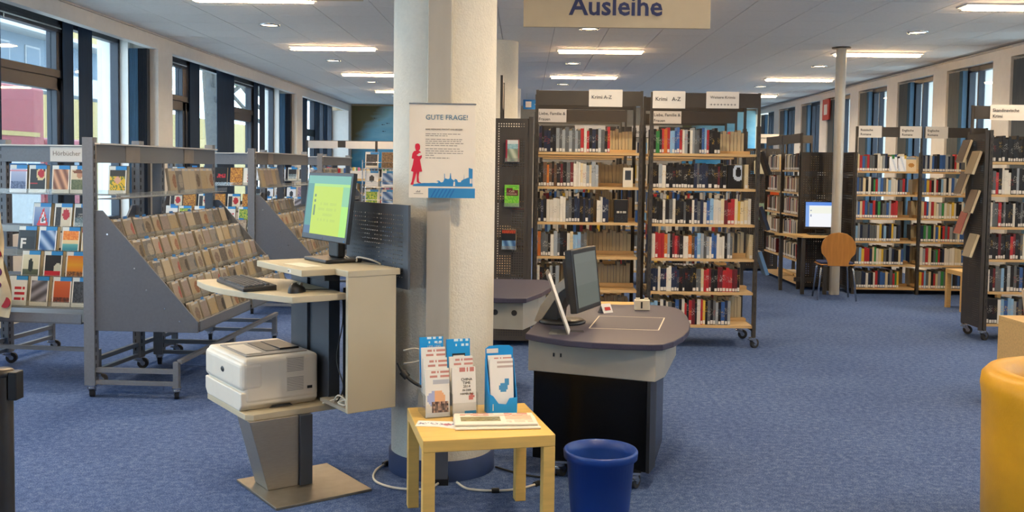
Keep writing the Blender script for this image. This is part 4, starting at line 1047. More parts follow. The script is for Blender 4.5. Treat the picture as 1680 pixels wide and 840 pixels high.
# ---- far display area behind the racks
rf = random.Random(9)
t = thing('shelf_header_rail', 'long white header rail with small cards far behind the racks', 'sign', (-4.1, 18.2, 0))
for k, x in enumerate((.05, .75, 1.35, 2.0)):
    B(x, x+.55, -.01, .01, 1.86, 2.0, 'card_white').build('sign_card', t)
B(0, 2.7, .012, .025, 1.88, 2.01, 'dark_steel').build('rail', t)
for x in (.02, 1.32, 2.68): B(x-.02, x+.02, .02, .05, 0, 1.9, 'dark_steel').build('post', t)
bookcase('low far bookcase under the white header rail, left side', (-4.05, 18.3, 0), 0, 2, 1.2, [.1, .4, .7, 1.0, 1.3], 1.6, casters=False, header=False, low_top=1.6); filler((-4.05, 18.3, 0), 0, 2, 1.2, [.1, .4, .7, 1.0, 1.3], R1, wts='wwlbrryesckp')
t = thing('display_box', 'white label box on a wooden display table in the far left', 'box', (-2.70, 16.4, .04))
B(-.26, .24, -.1, .1, 1.29, 1.42, 'card_white').build('box_body', t); B(-.28, .26, -.12, .12, 1.25, 1.29, 'birch').build('table_top', t)
for x in (-.26, .22):
    for y in (-.1, .08): B(x, x+.03, y, y+.03, -.04, 1.25, 'card_cream').build('leg', t)
B(-.24, .23, -.1, -.07, 1.0, 1.04, 'card_cream').build('rail', t); B(-.24, .23, -.1, -.07, .72, .76, 'card_cream').build('rail', t)
def wire_stand(lab, x, y, n):
    t = thing('wire_stand', lab, 'magazine stand', (x, y, 0))
    for sx in (-.22, .22):
        for sy in (-.12, .12): MB().m('chrome').cyl((sx, sy, 0), (sx, sy, 1.62), .008, n=8).build('post', t)
    for k in range(n):
        z = .55+k*.24; w = MB().m('chrome'); 
        w.tube([(-.22, .1, z), (-.22, -.14, z), (.22, -.14, z), (.22, .1, z)], .005, 6); w.tube([(-.22, -.14, z+.08), (.22, -.14, z+.08)], .004, 6); w.cyl((-.22, .1, z), (.22, .1, z), .005, n=6)
        for q in range(5): w.cyl((-.2+q*.1, -.14, z), (-.2+q*.1, .1, z), .003, n=6)
        w.build('basket', t)
    B(-.25, .25, -.15, .15, 0, .05, 'dark_steel').build('base', t)
    return t
wire_stand('chrome wire magazine stand in the far left aisle beside the pillar', -1.86, 12.6, 5)
mg = [d_white, d_blue, d_grey, d_brown, d_green, d_blue]
for k in range(5):
    for q in range(2):
        r = case('magazine %s on level %s of the chrome wire stand' % (['left', 'right'][q], ['one', 'two', 'three', 'four', 'five'][k]), Matrix.Identity(4), -1.97+q*.21, -12.52, .56+k*.24, (.17, .21, .012), mg[(k*2+q) % 6], 0, .2, 'card_white', 'magazines on the wire stand', 0, 'magazine', False, 'magazine')
# ---------------------------------------------------------------- self-service kiosk; local x = right-hand side (b), local y = away from the user (a)
KR_ = math.atan2(-.8, .6); KL_ = (-1.05, 4.63, 0); MK = MX(KL_, KR_)   # local x -> (.6,-.8), local y -> (.8,.6)
k = thing('kiosk_stand', 'silver and cream computer kiosk stand on a square steel base plate', 'kiosk', KL_, KR_)
MB().m('base_steel').box(-.235, .255, -.245, .235, 0, .012).build('base_plate', k, bevel=.002)
MB().m('brushed').hexa([(-.15, -.184, .012), (.012, -.184, .012), (.012, -.03, .012), (-.15, -.03, .012), (-.15, -.275, .352), (.012, -.275, .352), (.012, -.03, .352), (-.15, -.03, .352)]).build('pedestal', k, bevel=.003)
MB().m('kiosk_grey').box(-.15, .028, -.028, .035, .012, .352).box(-.44, -.24, .125, .26, .38, 1.035).box(-.24, -.02, .14, .20, .38, 1.035).box(-.4, -.28, -.1, .125, .9, .925).box(-.2, .1, .06, .14, 1.0, 1.035).build('column', k, bevel=.003)
MB().m('kiosk_laminate').prism([(-.55, -.28), (-.03, -.28), (.0, -.25), (.0, .27), (-.55, .27)], .352, .38).build('printer_shelf', k, bevel=.002)
MB().m('desk_apron').box(-.03, .27, .10, .335, .395, .412).build('floor_board', k)
MB().m('kiosk_laminate').box(.268, .292, .087, .34, .40, 1.04).build('side_panel', k, bevel=.003)
MB().m('black_plastic').box(-.01, .2, .21, .33, .413, .95).build('computer_case', k, bevel=.004)
pts = [(.235, .11), (.235, -.16)]
for i in range(13):
    u = i/12; b = .235+(-.62-.235)*u; a = -.16-.16*sin(pi*min(1, u*.62+.0))-.02*sin(pi*u); 
    pts.append((b, a-.0))
pts += [(-.62, -.05), (-.42, .11)]
MB().m('kiosk_laminate').prism(pts[0:2]+pts[3:], .925, .955).build('keyboard_tray', k, bevel=.003)
MB().m('kiosk_laminate').prism([(-.38, -.085), (.165, -.085), (.165, .085), (.295, .085), (.295, .36), (-.38, .36)], 1.035, 1.065).build('desk_top', k, bevel=.003)
link('perforated_screen', perf_mesh(.64, .40, .021, .007, 'kiosk_grey', .04), k, (-.30, .375, .965))
MB().m('kiosk_grey').box(.05, .2, .36, .375, .96, 1.035).build('screen_bracket', k)
B(.01, .045, -.0858, -.085, 1.042, 1.058, 'card_white').build('inventory_label', k)
text('HP', .012, 'text_dark', k, (.013, -.0865, 1.045))
# paper on the desk
tag(B(-.105, .105, -.045, .045, 0, .001, 'paper').build('paper_sheet', None, MK @ Vector((-.06, .02, 1.0655)), KR_+.1), 'white paper sheet lying under the kiosk monitor', 'paper')
# monitor
def monitor(name, lab, P, rz, w, h, tilt, base, screen_fn, mat_body='charcoal_plastic', zc=.28, emit='screen'):
    t = thing(name, lab, 'monitor', P, rz)
    bw_, bd = base
    MB().m(mat_body).box(-bw_/2, bw_/2, -bd/2, bd/2, 0, .018).build('stand_base', t, bevel=.006)
    MB().m(mat_body).box(-.055, .055, .0, .045, .018, zc+.03).build('stand_neck', t, bevel=.01)
    hd = MB().m(mat_body); s0 = 0
    hd.box(-w/2, w/2, 0, .022, -h/2, h/2)
    hd.hexa([(-w*.38, .022, -h*.36), (w*.38, .022, -h*.36), (w*.30, .06, -h*.28), (-w*.30, .06, -h*.28), (-w*.38, .022, h*.40), (w*.38, .022, h*.40), (w*.30, .06, h*.3), (-w*.30, .06, h*.3)])
    o = hd.build('display', t, (0, -.035, zc), 0, bevel=.004); o.rotation_euler = (-tilt, 0, 0)
    bz = .017
    link('screen', print_mesh(screen_fn, w-2*bz, h-2*bz-.012, 26, 22, emit), o, (0, -.0012, -h/2+bz+.012))
    return t, o
def s_kiosk(u, v):
    if v > .86: return '6fae9a'
    if u < .14: return '4f8f86' if v > .12 else '3f5f80'
    if v > .80: return 'a6d86c'
    if .2 < u < .235 and any(abs(v-q) < .035 for q in (.66, .56, .46, .36)): return '5f7a4c'
    if u > .84: return '86c48a' if v > .48 else 'a8e25a'
    if abs(v-.73) < .02 and .25 < u < .8: return 'c8c84e'
    if .3 < u < .75 and int(v*22) in (5, 7, 9, 11) and hsh(int(u*26), int(v*22)) > .4: return 'b4cc2e'
    return 'bcd42c'
kt, kd = monitor('computer_monitor', 'black flat monitor with yellow green web page on the kiosk', MK @ Vector((-.175, .235, 1.066)), KR_, .515, .345, radians(7), (.26, .2), s_kiosk, zc=.275)
MB().m('exit_blue').cyl((.235, -.002, -.163), (.235, .001, -.163), .004, n=8).build('power_light', kd)
text('acer', .014, 'text_grey', kd, (-.02, -.0006, -.164))
# keyboard
kb = thing('keyboard', 'black computer keyboard on the curved kiosk tray', 'keyboard', MK @ Vector((-.255, -.19, .9555)), KR_-.07)
KT = .06
MB().m('black_plastic').hexa([(-.225, -.08, 0), (.225, -.08, 0), (.225, .08, 0), (-.225, .08, 0), (-.225, -.08, .016), (.225, -.08, .016), (.225, .08, .026), (-.225, .08, .026)]).build('keyboard_body', kb, bevel=.003)
km = MB().m('key_plastic').hexa([(-.0085, -.0085, 0), (.0085, -.0085, 0), (.0085, .0085, 0), (-.0085, .0085, 0), (-.0065, -.0065, .008), (.0065, -.0065, .008), (.0065, .0065, .008), (-.0065, .0065, .008)]).mesh('key')
for r_ in range(6):
    for q in range(21):
        if r_ == 0 and 5 <= q <= 10: continue
        x = -.209+q*.0198+(.006 if q > 14 else 0)+(.005 if q > 17 else 0); y = -.062+r_*.0198+(.006 if r_ == 5 else 0)
        link('key', km, kb, (min(x, .214), y, .0165+(y+.08)*.0625), 0, rx=.06)
MB().m('key_plastic').box(-.105, .0, -.071, -.054, .0168, .0255).build('space_bar', kb)
# mouse
ms = thing('computer_mouse', 'black computer mouse at the right end of the kiosk tray', 'mouse', MK @ Vector((.09, -.075, .9555)), KR_+.5)
def msf(u, v):
    a = u*2*pi; ph = v*pi/2; return (.031*cos(a)*cos(ph)**.6, .055*sin(a)*cos(ph)**.6, .038*sin(ph)*(1-.25*sin(a)))
MB().m('black_plastic').sheet(msf, 28, 10).build('mouse_body', ms)
MB().m('rubber_grey').cyl((-.004, .03, .033), (.004, .03, .033), .009, n=14).build('scroll_wheel', ms)
MB().m('cable_black').tube([(0, .053, .008), (.01, .09, .003), (.04, .13, .003), (.09, .15, .003), (.13, .14, .002)], .0022, 6).build('cord', ms)
# printer
pr = thing('laser_printer', 'white desktop laser printer on the low kiosk shelf', 'printer', MK @ Vector((-.335, -.085, .3805)), KR_)
MB().m('printer_white').box(-.24, .265, -.185, .195, .035, .275).build('housing', pr, bevel=.022, seg=4)
MB().m('printer_white').box(-.243, .268, -.20, -.08, .105, .262).build('front_cover', pr, bevel=.028, seg=4)
MB().m('printer_white').prism([(-.21, 0), (.235, 0), (.262, .03), (.262, .10), (-.238, .10), (-.238, .03)], -.198, .19, 'y').build('paper_tray', pr, bevel=.006)
MB().m('printer_grey').box(-.16, .2, -.15, .165, .2752, .281).build('output_bezel', pr, bevel=.004)
MB().m('charcoal_plastic').box(-.12, .13, -.02, .15, .281, .2835).build('output_slot', pr)
MB().m('black_plastic').prism([(-.12, .2835), (.13, .2835), (.13, .292), (-.12, .286)], .05, .15, 'y').build('output_ramp', pr)
MB().m('printer_white').box(-.1, .16, -.135, -.05, .281, .284).build('control_strip', pr, bevel=.002)
bd_ = MB().m('cable_black').lathe([(0, .004), (.016, .003), (.021, 0)], 24); bd_.xf(Matrix.Translation((.02, -.2, .185)) @ Matrix.Rotation(pi/2, 4, 'X') @ Matrix.Diagonal((1.1, .75, 1, 1))); bd_.build('badge', pr)
for zc, n in ((.222, 9), (.118, 9)):
    v_ = MB().m('printer_grey')
    for i in range(n): v_.box(.2655, .2672, .03, .115, zc-.034+i*.0085, zc-.0305+i*.0085)
    v_.m('printer_white').box(.265, .2664, .025, .12, zc-.04, zc+.046); v_.build('vent_grille', pr)
MB().m('black_plastic').box(.265, .268, .135, .16, .085, .10).build('power_switch', pr)
MB().m('charcoal_plastic').prism([(-.06, .005), (.06, .005), (.045, .018), (-.045, .018)], .2625, .2655, 'x').build('grip_recess', pr)
pr.scale = (1, 1, .9)
# kiosk cables
def cable(lab, pts, r, m='cable_white', group=None, clips=()):
    P = [Vector(p) for p in pts]; out = []
    for i in range(len(P)-1):
        p0, p1, p2, p3 = P[max(i-1, 0)], P[i], P[i+1], P[min(i+2, len(P)-1)]
        for s in range(8):
            u = s/8; out.append(.5*((2*p1)+(p2-p0)*u+(2*p0-5*p1+4*p2-p3)*u*u+(3*p1-p0-3*p2+p3)*u**3))
    out.append(P[-1])
    t = thing('cable', lab, 'cable', (P[0].x, P[0].y, 0), 0, group); o = t.location
    MB().m(m).tube([p-o for p in out], r, 8).build('cord', t)
    for c in clips:
        q = out[min(int(c*len(out)), len(out)-2)]; q2 = out[min(int(c*len(out)), len(out)-2)+1]; d = (q2-q).normalized()*.018
        MB().m('cable_black').cyl(q-d-o, q+d-o, r*2.3, n=10).build('clip', t)
    return t
def KP(b, a, z): return tuple(MK @ Vector((b, a, z)))
cable('beige cable bundle coiled behind the kiosk monitor stand', [KP(-.15, .27, 1.1), KP(-.05, .30, 1.072), KP(.03, .27, 1.10), KP(.1, .31, 1.09), KP(.12, .35, 1.069)], .004)
cable('tangled white power cables below the kiosk computer', [KP(-.0, .10, .39), KP(.08, .12, .42), KP(.17, .13, .44), KP(.2, .12, .418), KP(.15, .11, .425), KP(.22, .16, .45), KP(.24, .2, .42)], .004)
cable('second pale cable among the tangle under the kiosk', [KP(.1, .11, .416), KP(.16, .105, .46), KP(.23, .12, .44), KP(.2, .14, .418), KP(.12, .13, .418)], .0035)
cable('thin black cable hanging inside the kiosk', [KP(.1, .155, .93), KP(.13, .14, .8), KP(.09, .13, .62), KP(.16, .13, .5), KP(.12, .12, .42)], .003, 'cable_black')
# pillar cables
cable('pale loop cable beside the pillar above the table', [(-.575, 4.66, .66), (-.51, 4.64, .675), (-.47, 4.62, .655), (-.49, 4.62, .62), (-.57, 4.65, .60)], .0045)
cable('black cable with plug clips running behind the side table', [(-.60, 4.66, .60), (-.57, 4.64, .555), (-.51, 4.62, .51), (-.43, 4.60, .49), (-.36, 4.62, .49)], .008, 'cable_black', clips=(.3, .75))
cable('white cable looping over the carpet left of the pillar', [(-.69, 4.99, .01), (-.735, 4.86, .008), (-.715, 4.70, .008), (-.61, 4.60, .008), (-.46, 4.58, .008), (-.40, 4.66, .012)], .006, clips=(.05,))
cable('white floor cable with black clip right of the pillar', [(-.31, 4.66, .02), (-.25, 4.60, .008), (-.12, 4.58, .008), (.0, 4.62, .008), (.10, 4.72, .008), (.14, 4.84, .008)], .006, clips=(.4, .75))
cable('black floor cable under the lending desk', [(-.13, 4.95, .008), (-.02, 4.86, .008), (.1, 4.8, .008), (.2, 4.86, .008)], .005, 'cable_black')

# ---------------------------------------------------------------- poster on the pillar
MP = MX((-.395, 4.655, 1.40), radians(2))
po = thing('poster', 'white GUTE FRAGE poster with red silhouette on the pillar', 'poster', (-.395, 4.655, 1.40), radians(2))
pw, ph = .315, .445
B(-pw/2, pw/2, 0, .006, 0, ph, 'poster_white').build('poster_sheet', po)
B(-pw/2-.002, pw/2+.002, -.003, .008, ph, ph+.006, 'chrome').build('hanger_bar', po)
def pt(x, y): return (-pw/2+(x-40)/(578-40)*pw, ph*(1-(y-43)/(812-43)))
def flat(pts, m, y0=-.0012, y1=-.0002, name='print'): 
    return MB().m(m).prism(pts, y0, y1, 'y').build(name, po)
x0, z0 = pt(40, 731); flat([(-pw/2, 0), (pw/2, 0), (pw/2, pt(0, 731)[1]), (-pw/2, pt(0, 731)[1])], 'poster_blue', name='footer_band')
flat([(-pw/2, .0), pt(197, 812), pt(197, 729), (-pw/2, pt(0, 729)[1])], 'poster_white', -.002, -.0012, 'footer_logo_field')
mm = MB().m('text_grey')
for q in range(6):
    a, b = pt(98+q*6, 760-(q % 3)*5), pt(102+q*6, 768); mm.box(a[0], b[0], -.0026, -.002, b[1], a[1])
a, b = pt(80, 776), pt(156, 780); mm.box(a[0], b[0], -.0026, -.002, b[1], a[1]); mm.build('logo_mark', po)
for q in range(6):
    x = 215+q*30; MB().m('exit_blue').prism([pt(x, 808), pt(x+12, 808), pt(x+50, 738), pt(x+38, 738)], -.0018, -.0012, 'y').build('footer_stripe', po)
text('GUTE FRAGE!', .0335, 'text_dark' if False else 'poster_ink', po, (pt(170, 0)[0], -.0012, pt(0, 168)[1]))
text('IHRE MEINUNG MACHT UNS BESSER!', .0107, 'text_grey', po, (pt(172, 0)[0], -.0012, pt(0, 254)[1]))
rp = random.Random(2); tl = MB().m('text_grey')
for (y, xe) in ((286, 460), (301, 350), (330, 470), (346, 460), (363, 480), (381, 430), (408, 450), (426, 480), (444, 475), (462, 240), (483, 370)):
    x = 172
    while x < xe:
        w = rp.uniform(14, 42); a, b = pt(x, y-3), pt(min(x+w, xe), y+2.2); tl.box(a[0], b[0], -.0006, -.0002, b[1], a[1]); x += w+6
o = tl.build('small_print', po)
wom = [(52, 704), (78, 706), (78, 690), (92, 640), (103, 598), (104, 640), (103, 680), (118, 692), (142, 692), (122, 680), (118, 640), (124, 598), (147, 596), (136, 540), (128, 500), (143, 480), (143, 450), (130, 432), (116, 424), (127, 412), (128, 385), (120, 368), (104, 365), (90, 372), (87, 395), (92, 415), (96, 424), (78, 430), (66, 450), (61, 488), (78, 494), (70, 540), (56, 592), (76, 600), (70, 640), (62, 680)]
flat([pt(*p) for p in wom], 'poster_red', -.0016, -.0006, 'woman_print')
flat([pt(*p) for p in ((101, 462), (122, 444), (140, 440), (146, 460), (118, 470))], 'poster_white', -.0022, -.0016, 'book_print')
sky = [(70, 716), (558, 716), (558, 570), (526, 562), (526, 640), (500, 650), (490, 655), (489, 610), (486, 655), (466, 668), (462, 680), (440, 680), (432, 660), (415, 652), (408, 668), (396, 660), (385, 652), (380, 608), (376, 604), (371, 650), (358, 656), (345, 652), (333, 650), (330, 610), (326, 612), (328, 655), (318, 680), (300, 684), (285, 668), (262, 672), (282, 680), (270, 690), (240, 688), (200, 690), (160, 690), (120, 694), (80, 700)]
flat([pt(*p) for p in sky], 'poster_blue', -.0012, -.0002, 'skyline_print')
for q in ((536, 548), (552, 556)): flat([pt(q[0], 690), pt(q[1], 690), pt(q[1], 650), pt(q[0], 650)], 'poster_white', -.0016, -.0012, 'skyline_window')
flat([pt(400, 712), pt(416, 712), pt(414, 676), pt(404, 676)], 'poster_white', -.0016, -.0012, 'skyline_window')

# ---------------------------------------------------------------- birch side table
TR = radians(13.5); TL_ = (-.190, 4.185, 0); MT = MX(TL_, TR)
tb = thing('side_table', 'square birch side table in front of the pillar', 'table', TL_, TR)
B(-.275, .275, -.275, .275, .40, .45, 'lack_birch').build('table_top', tb, bevel=.003)
for sx in (-1, 1):
    for sy in (-1, 1): B(min(sx*.275, sx*.225), max(sx*.275, sx*.225), min(sy*.275, sy*.225), max(sy*.275, sy*.225), 0, .40, 'lack_birch').build('leg', tb, bevel=.003)
def TP(x, y, z=.4505): return MT @ Vector((x, y, z))
# brochure holders and brochures
def b_hdr(u, v):
    if v > .86 and u > .3 and hsh(int(u*16), int(v*22)) > .35 and int(v*22) % 2: return 'd8eef8'
    return '1d96dc'
def b_lines(u, v):
    if int(v*22) in (20, 18) and u > .2 and hsh(int(u*16), int(v*22)) > .2: return 'c88a80'
    if int(v*22) in (16, 15) and u > .3: return 'b9bcc4'
    return 'ece8e0'
def b_photo(u, v):
    if .1 < v < .30 and .22 < u < .95: return mixc('3a2a2a', 'c8a08a', hsh(u, v))
    if ell(u, v, .45, .38, .38, .17): return 'e9b184' if u > .4 else 'a9b4dc'
    if v < .07: return 'dfe3e6'
    return b_lines(u, v)
def b_china(u, v):
    if v < .08: return '2f9ad6' if u > .5 else 'e4e8ea'
    if int(v*22) in (21, 20) and u > .3 and hsh(int(u*16), 5) > .2: return 'c98078'
    if ell(u, v, .8, .38, .11, .07): return 'd07a70'
    return 'ede9e2'
def b_map(u, v):
    if int(v*22) in (20, 18) and u > .3: return 'c2b0a8'
    if ell(u, v, .58, .42, .2, .10) or ell(u, v, .72, .52, .09, .07): return '4a92c4'
    return 'efece6'
ZS = .041
def holder(lab, x, y, rz, n, step):
    t = thing('brochure_holder', lab, 'brochure holder', TP(x, y), TR+rz); w = .057
    m = MB().m('acrylic_thin')
    for i in range(n):
        yy = i*step; zz = i*ZS
        m.box(-w, w, yy-.004, yy-.002, zz, zz+.06); m.box(-w, w, yy-.002, yy+step-.006, zz, zz+.002)
    m.box(-w, w, n*step-.004, n*step-.002, 0, n*ZS+.18)
    m.box(-w-.002, -w, -.004, n*step-.002, 0, .10); m.box(w, w+.002, -.004, n*step-.002, 0, .10); m.build('acrylic_body', t); return t
def brochure(lab, x, y, dz, rz, dsn, h=.21, col='ece8e0', n=None):
    P = TP(x, y, .4505+dz); r = link('brochure', MB().m('plain_object_colour').box(-.054, .054, 0, .012, 0, h).mesh('brochure'), None, P, TR+rz, rx=radians(-7)); r.color = lin(col); tag(r, lab, 'brochure', 'brochures on the side table')
    link('cover_print', print_mesh(dsn, .108, h), r, (0, -.0008, 0)); return r
hx1, hy1, hr1 = -.162, .072, radians(6)
def off(x, y, rz, d): return (x-sin(rz)*d, y+cos(rz)*d)
holder('left clear acrylic brochure holder on the side table', hx1, hy1, hr1, 4, .036)
for i, (lb, dsn, h) in enumerate((('brochure with round photo collage in the left holder front', b_photo, .21), ('white brochure second from front in the left holder', b_lines, .20), ('white brochure third from front in the left holder', b_lines, .20), ('sky blue brochure at the back of the left holder', b_hdr, .20))):
    x, y = off(hx1, hy1, hr1, i*.036+.004); r = brochure(lb, x, y, .0025+i*ZS, hr1, dsn, .21, '1d96dc' if dsn is b_hdr else 'ece8e0')
    if dsn is b_hdr: text('DIE', .013, 'card_white', r, (.043, -.0016, .178), 'RIGHT'); text('LESE- UND', .013, 'card_white', r, (.043, -.0016, .163), 'RIGHT')
hx2, hy2, hr2 = -.042, .082, radians(6)
holder('middle clear acrylic brochure holder on the side table', hx2, hy2, hr2, 3, .045)
for i, (lb, dsn, h) in enumerate((('white brochure with hand lettered title in the middle holder front', b_china, .21), ('white brochure second from front in the middle holder', b_lines, .21), ('sky blue brochure with tablet picture at the back of middle holder', b_hdr, .24))):
    x, y = off(hx2, hy2, hr2, i*.045+.004); r = brochure(lb, x, y, .0025+i*ZS, hr2, dsn, h, '1d96dc' if dsn is b_hdr else 'ece8e0')
    if dsn is b_china:
        for q, s in enumerate(('CHINA', 'TIME', '2014', 'IN DER', 'HAMBURG')): text(s, .0165 if q < 3 else .013, 'cable_black', r, (.012, -.0016, .152-q*.0155), 'CENTER')
    if dsn is b_hdr: B(-.03, .03, -.0022, -.0012, .11, .175, 'black_plastic').build('tablet_print', r); B(-.026, .026, -.003, -.0022, .11, .167, 'card_white').build('tablet_screen', r)
hx3, hy3, hr3 = .128, .082, radians(4)
t = thing('card_holder', 'sky blue cardboard leaflet box at the right of the side table', 'leaflet box', TP(hx3, hy3), TR+hr3)
MB().m('sky_blue').prism([(-.062, 0), (.066, 0), (.066, .075), (.03, .072), (.015, .045), (-.02, .05), (-.045, .085), (-.062, .095)], -.006, -.002, 'y').build('box_front', t)
MB().m('sky_blue').box(-.062, .066, -.002, .075, 0, .004).prism([(-.002, 0), (.075, 0), (.075, .24), (.06, .24), (-.002, .095)], -.0635, -.061, 'x').prism([(-.002, 0), (.075, 0), (.075, .24), (.06, .24), (-.002, .075)], .064, .0665, 'x').build('box_sides', t)
hp = [(-.062, 0), (.066, 0)] + [(.066*cos(a)+.002*(1-cos(a)), .25+.06*sin(a)) for a in [i*pi/10 for i in range(11)]] + [(-.062, .25)]
MB().m('sky_blue').prism([(-.062, 0), (.066, 0), (.066, .285), (.05, .296), (.0, .298), (-.045, .296), (-.062, .285)], .072, .076, 'y').build('header_card', t)
B(-.058, -.004, .0695, .0718, .264, .284, 'card_white').build('header_label', t); 
for q in range(3): MB().m('card_white').box(-.048+q*.008, -.044+q*.008, -.0075, -.006, .02, .05-q*.01).build('front_stripe', t) if q == 0 else None
for i, (lb, dsn) in enumerate((('white leaflet with blue map in the blue cardboard box', b_map), ('white leaflet at the back of the blue cardboard box', b_lines))):
    x, y = off(hx3, hy3, hr3, .006+i*.024); brochure(lb, x, y, .03+i*.012, hr3, dsn, .215)
# newspapers and flyer
def n_page(u, v):
    if v > .72: return 'c98a78' if (hsh(int(u*16), int(v*22)) > .45 and .08 < u < .95) else 'e6dcc8'
    if .18 < v < .62 and .08 < u < .58: return mixc('6f6a48', 'a89a6c', hsh(u, v))
    if .62 < u < .96: return 'c8a890' if int(v*22) % 2 and hsh(u, v) > .3 else ('d9b896' if v > .3 else 'e6dcc8')
    return 'e8dfcc'
def paper_stack(lab, x, y, z, rz, w, d, n):
    t = thing('newspaper', lab, 'newspaper', TP(x, y, z), TR+rz)
    m = MB().m('paper')
    for i in range(n): m.box(-w/2+i*.001, w/2-i*.0012, -d/2+i*.0008, d/2, i*.0028, i*.0028+.0023)
    m.cyl((-w/2, -d/2+.002, n*.0014), (w/2, -d/2+.002, n*.0014), n*.0014, n=10); m.build('folded_pages', t)
    o = link('front_page', print_mesh(n_page, w*.97, d*.97, 30, 22), t, (0, -d/2+.006, n*.0028+.0002)); o.rotation_euler = (-pi/2, 0, 0); o.rotation_euler = (radians(-90), 0, 0)
    return t
paper_stack('lower folded newspaper on the side table', .066, -.075, .4505, radians(-6), .36, .18, 4)
paper_stack('upper folded newspaper with landscape photo on the side table', .062, -.064, .4505+.0125, radians(-7), .35, .168, 4)
def n_fly(u, v): return 'b0707c' if ell(u, v, .8, .4, .12, .2) else ('7a7488' if (abs(v-.5) < .2 and hsh(u, v) > .55) else 'ece6e2')
fl = thing('flyer', 'white illustrated flyer lying at the left of the side table', 'flyer', TP(-.185, -.03), TR+radians(-16))
B(-.085, .085, -.045, .045, 0, .0012, 'paper').build('sheet', fl)
o = link('flyer_print', print_mesh(n_fly, .16, .084, 24, 12), fl, (0, -.042, .0016)); o.rotation_euler = (radians(-90), 0, 0)
fl2 = thing('flyer', 'second white flyer half under the first on the side table', 'flyer', TP(-.15, -.05, .4503), TR+radians(-34))
B(-.075, .075, -.04, .04, 0, .0002, 'paper').build('sheet', fl2)

# blue waste bin
wb = thing('waste_bin', 'round blue plastic waste bin in front of the lending desk', 'waste bin', (.338, 4.09, 0))
MB().m('bin_blue').lathe([(0, .006), (.105, .006), (.115, 0), (.118, .01), (.143, .325), (.156, .327), (.158, .355), (.154, .362), (.146, .36), (.138, .32), (.113, .014), (0, .012)], 48).build('bin_body', wb)

# ---------------------------------------------------------------- lending desk
dk = thing('lending_desk', 'lending desk with slate top, grey apron and black base', 'desk', (.45, 5.1, 0)); ox, oy = .45, 5.1
top = [(.014, 4.84), (.09, 4.755), (.2, 4.665), (.33, 4.615), (.47, 4.59), (.62, 4.583), (.665, 4.592), (.73, 4.68), (.80, 4.83), (.86, 5.02), (.905, 5.25), (.93, 5.5), (.935, 5.74), (.92, 5.83), (.87, 5.905), (.80, 5.935), (.3, 5.94), (.22, 5.86), (.11, 5.42)]
MB().m('desk_top').prism([(x-ox, y-oy) for x, y in top], .692, .722, smooth=False).build('desk_top', dk, bevel=.004)
apr = [(.035, 4.86), (.25, 4.725), (.63, 4.625), (.685, 4.72), (.83, 5.3), (.84, 5.7), (.3, 5.8), (.12, 5.4)]
apr = [(.035, 4.85), (.10, 4.79), (.64, 4.625), (.70, 4.74), (.84, 5.3), (.85, 5.7), (.3, 5.8), (.12, 5.4)]
apr = [(.03, 4.845), (.635, 4.615), (.70, 4.74), (.84, 5.3), (.85, 5.7), (.3, 5.8), (.12, 5.4)]
MB().m('desk_apron').prism([(x-ox, y-oy) for x, y in apr], .535, .692).build('apron', dk, bevel=.004)
body = [(.058, 4.86), (.60, 4.635), (.655, 4.74), (.76, 5.2), (.3, 5.5), (.14, 5.3)]
MB().m('black_gloss').prism([(x-ox, y-oy) for x, y in body], .09, .535).build('base_cabinet', dk, bevel=.003)
MB().m('black_plastic').prism([(x-ox, y-oy) for x, y in ((.60, 4.628), (.655, 4.73), (.66, 4.74), (.615, 4.62))], .09, .535).build('corner_profile', dk)
for x, y in ((.54, 4.66), (.19, 4.83), (.66, 5.1), (.3, 5.3)):
    MB().m('chrome').box(x-ox-.04, x-ox+.04, y-oy-.03, y-oy+.03, .078, .09).build('caster_plate', dk)
    caster(dk, x-ox, y-oy, .08, .036, 1.0)
for q in (0, 1):
    p = Vector((.155+q*.035, 4.7975-q*.0133, .625)); MB().m('slot_dark').box(p.x-ox-.004, p.x-ox+.004, p.y-oy-.004, p.y-oy+.01, .617, .635).build('screw', dk)
# scanner field line and cable outlet in the top
M0 = Matrix.Translation((0, 0, .7222))
def fieldline(pts, w=.006):
    m = MB().m('card_cream')
    for i in range(len(pts)):
        a = Vector((*pts[i], 0)); b = Vector((*pts[(i+1) % len(pts)], 0)); d = (b-a).normalized()*w/2; n_ = Vector((-d.y, d.x, 0))
        m.prism([tuple((a-d+n_)[:2]), tuple((a-d-n_)[:2]), tuple((b+d-n_)[:2]), tuple((b+d+n_)[:2])], .7218, .7226)
    return m
fieldline([(x-ox, y-oy) for x, y in ((.345, 5.03), (.70, 5.0), (.79, 5.42), (.43, 5.46))]).build('scanner_outline', dk)
B(.24-ox, .31-ox, 4.905-oy, 4.96-oy, .7218, .7232, 'slot_dark').build('cable_outlet', dk)
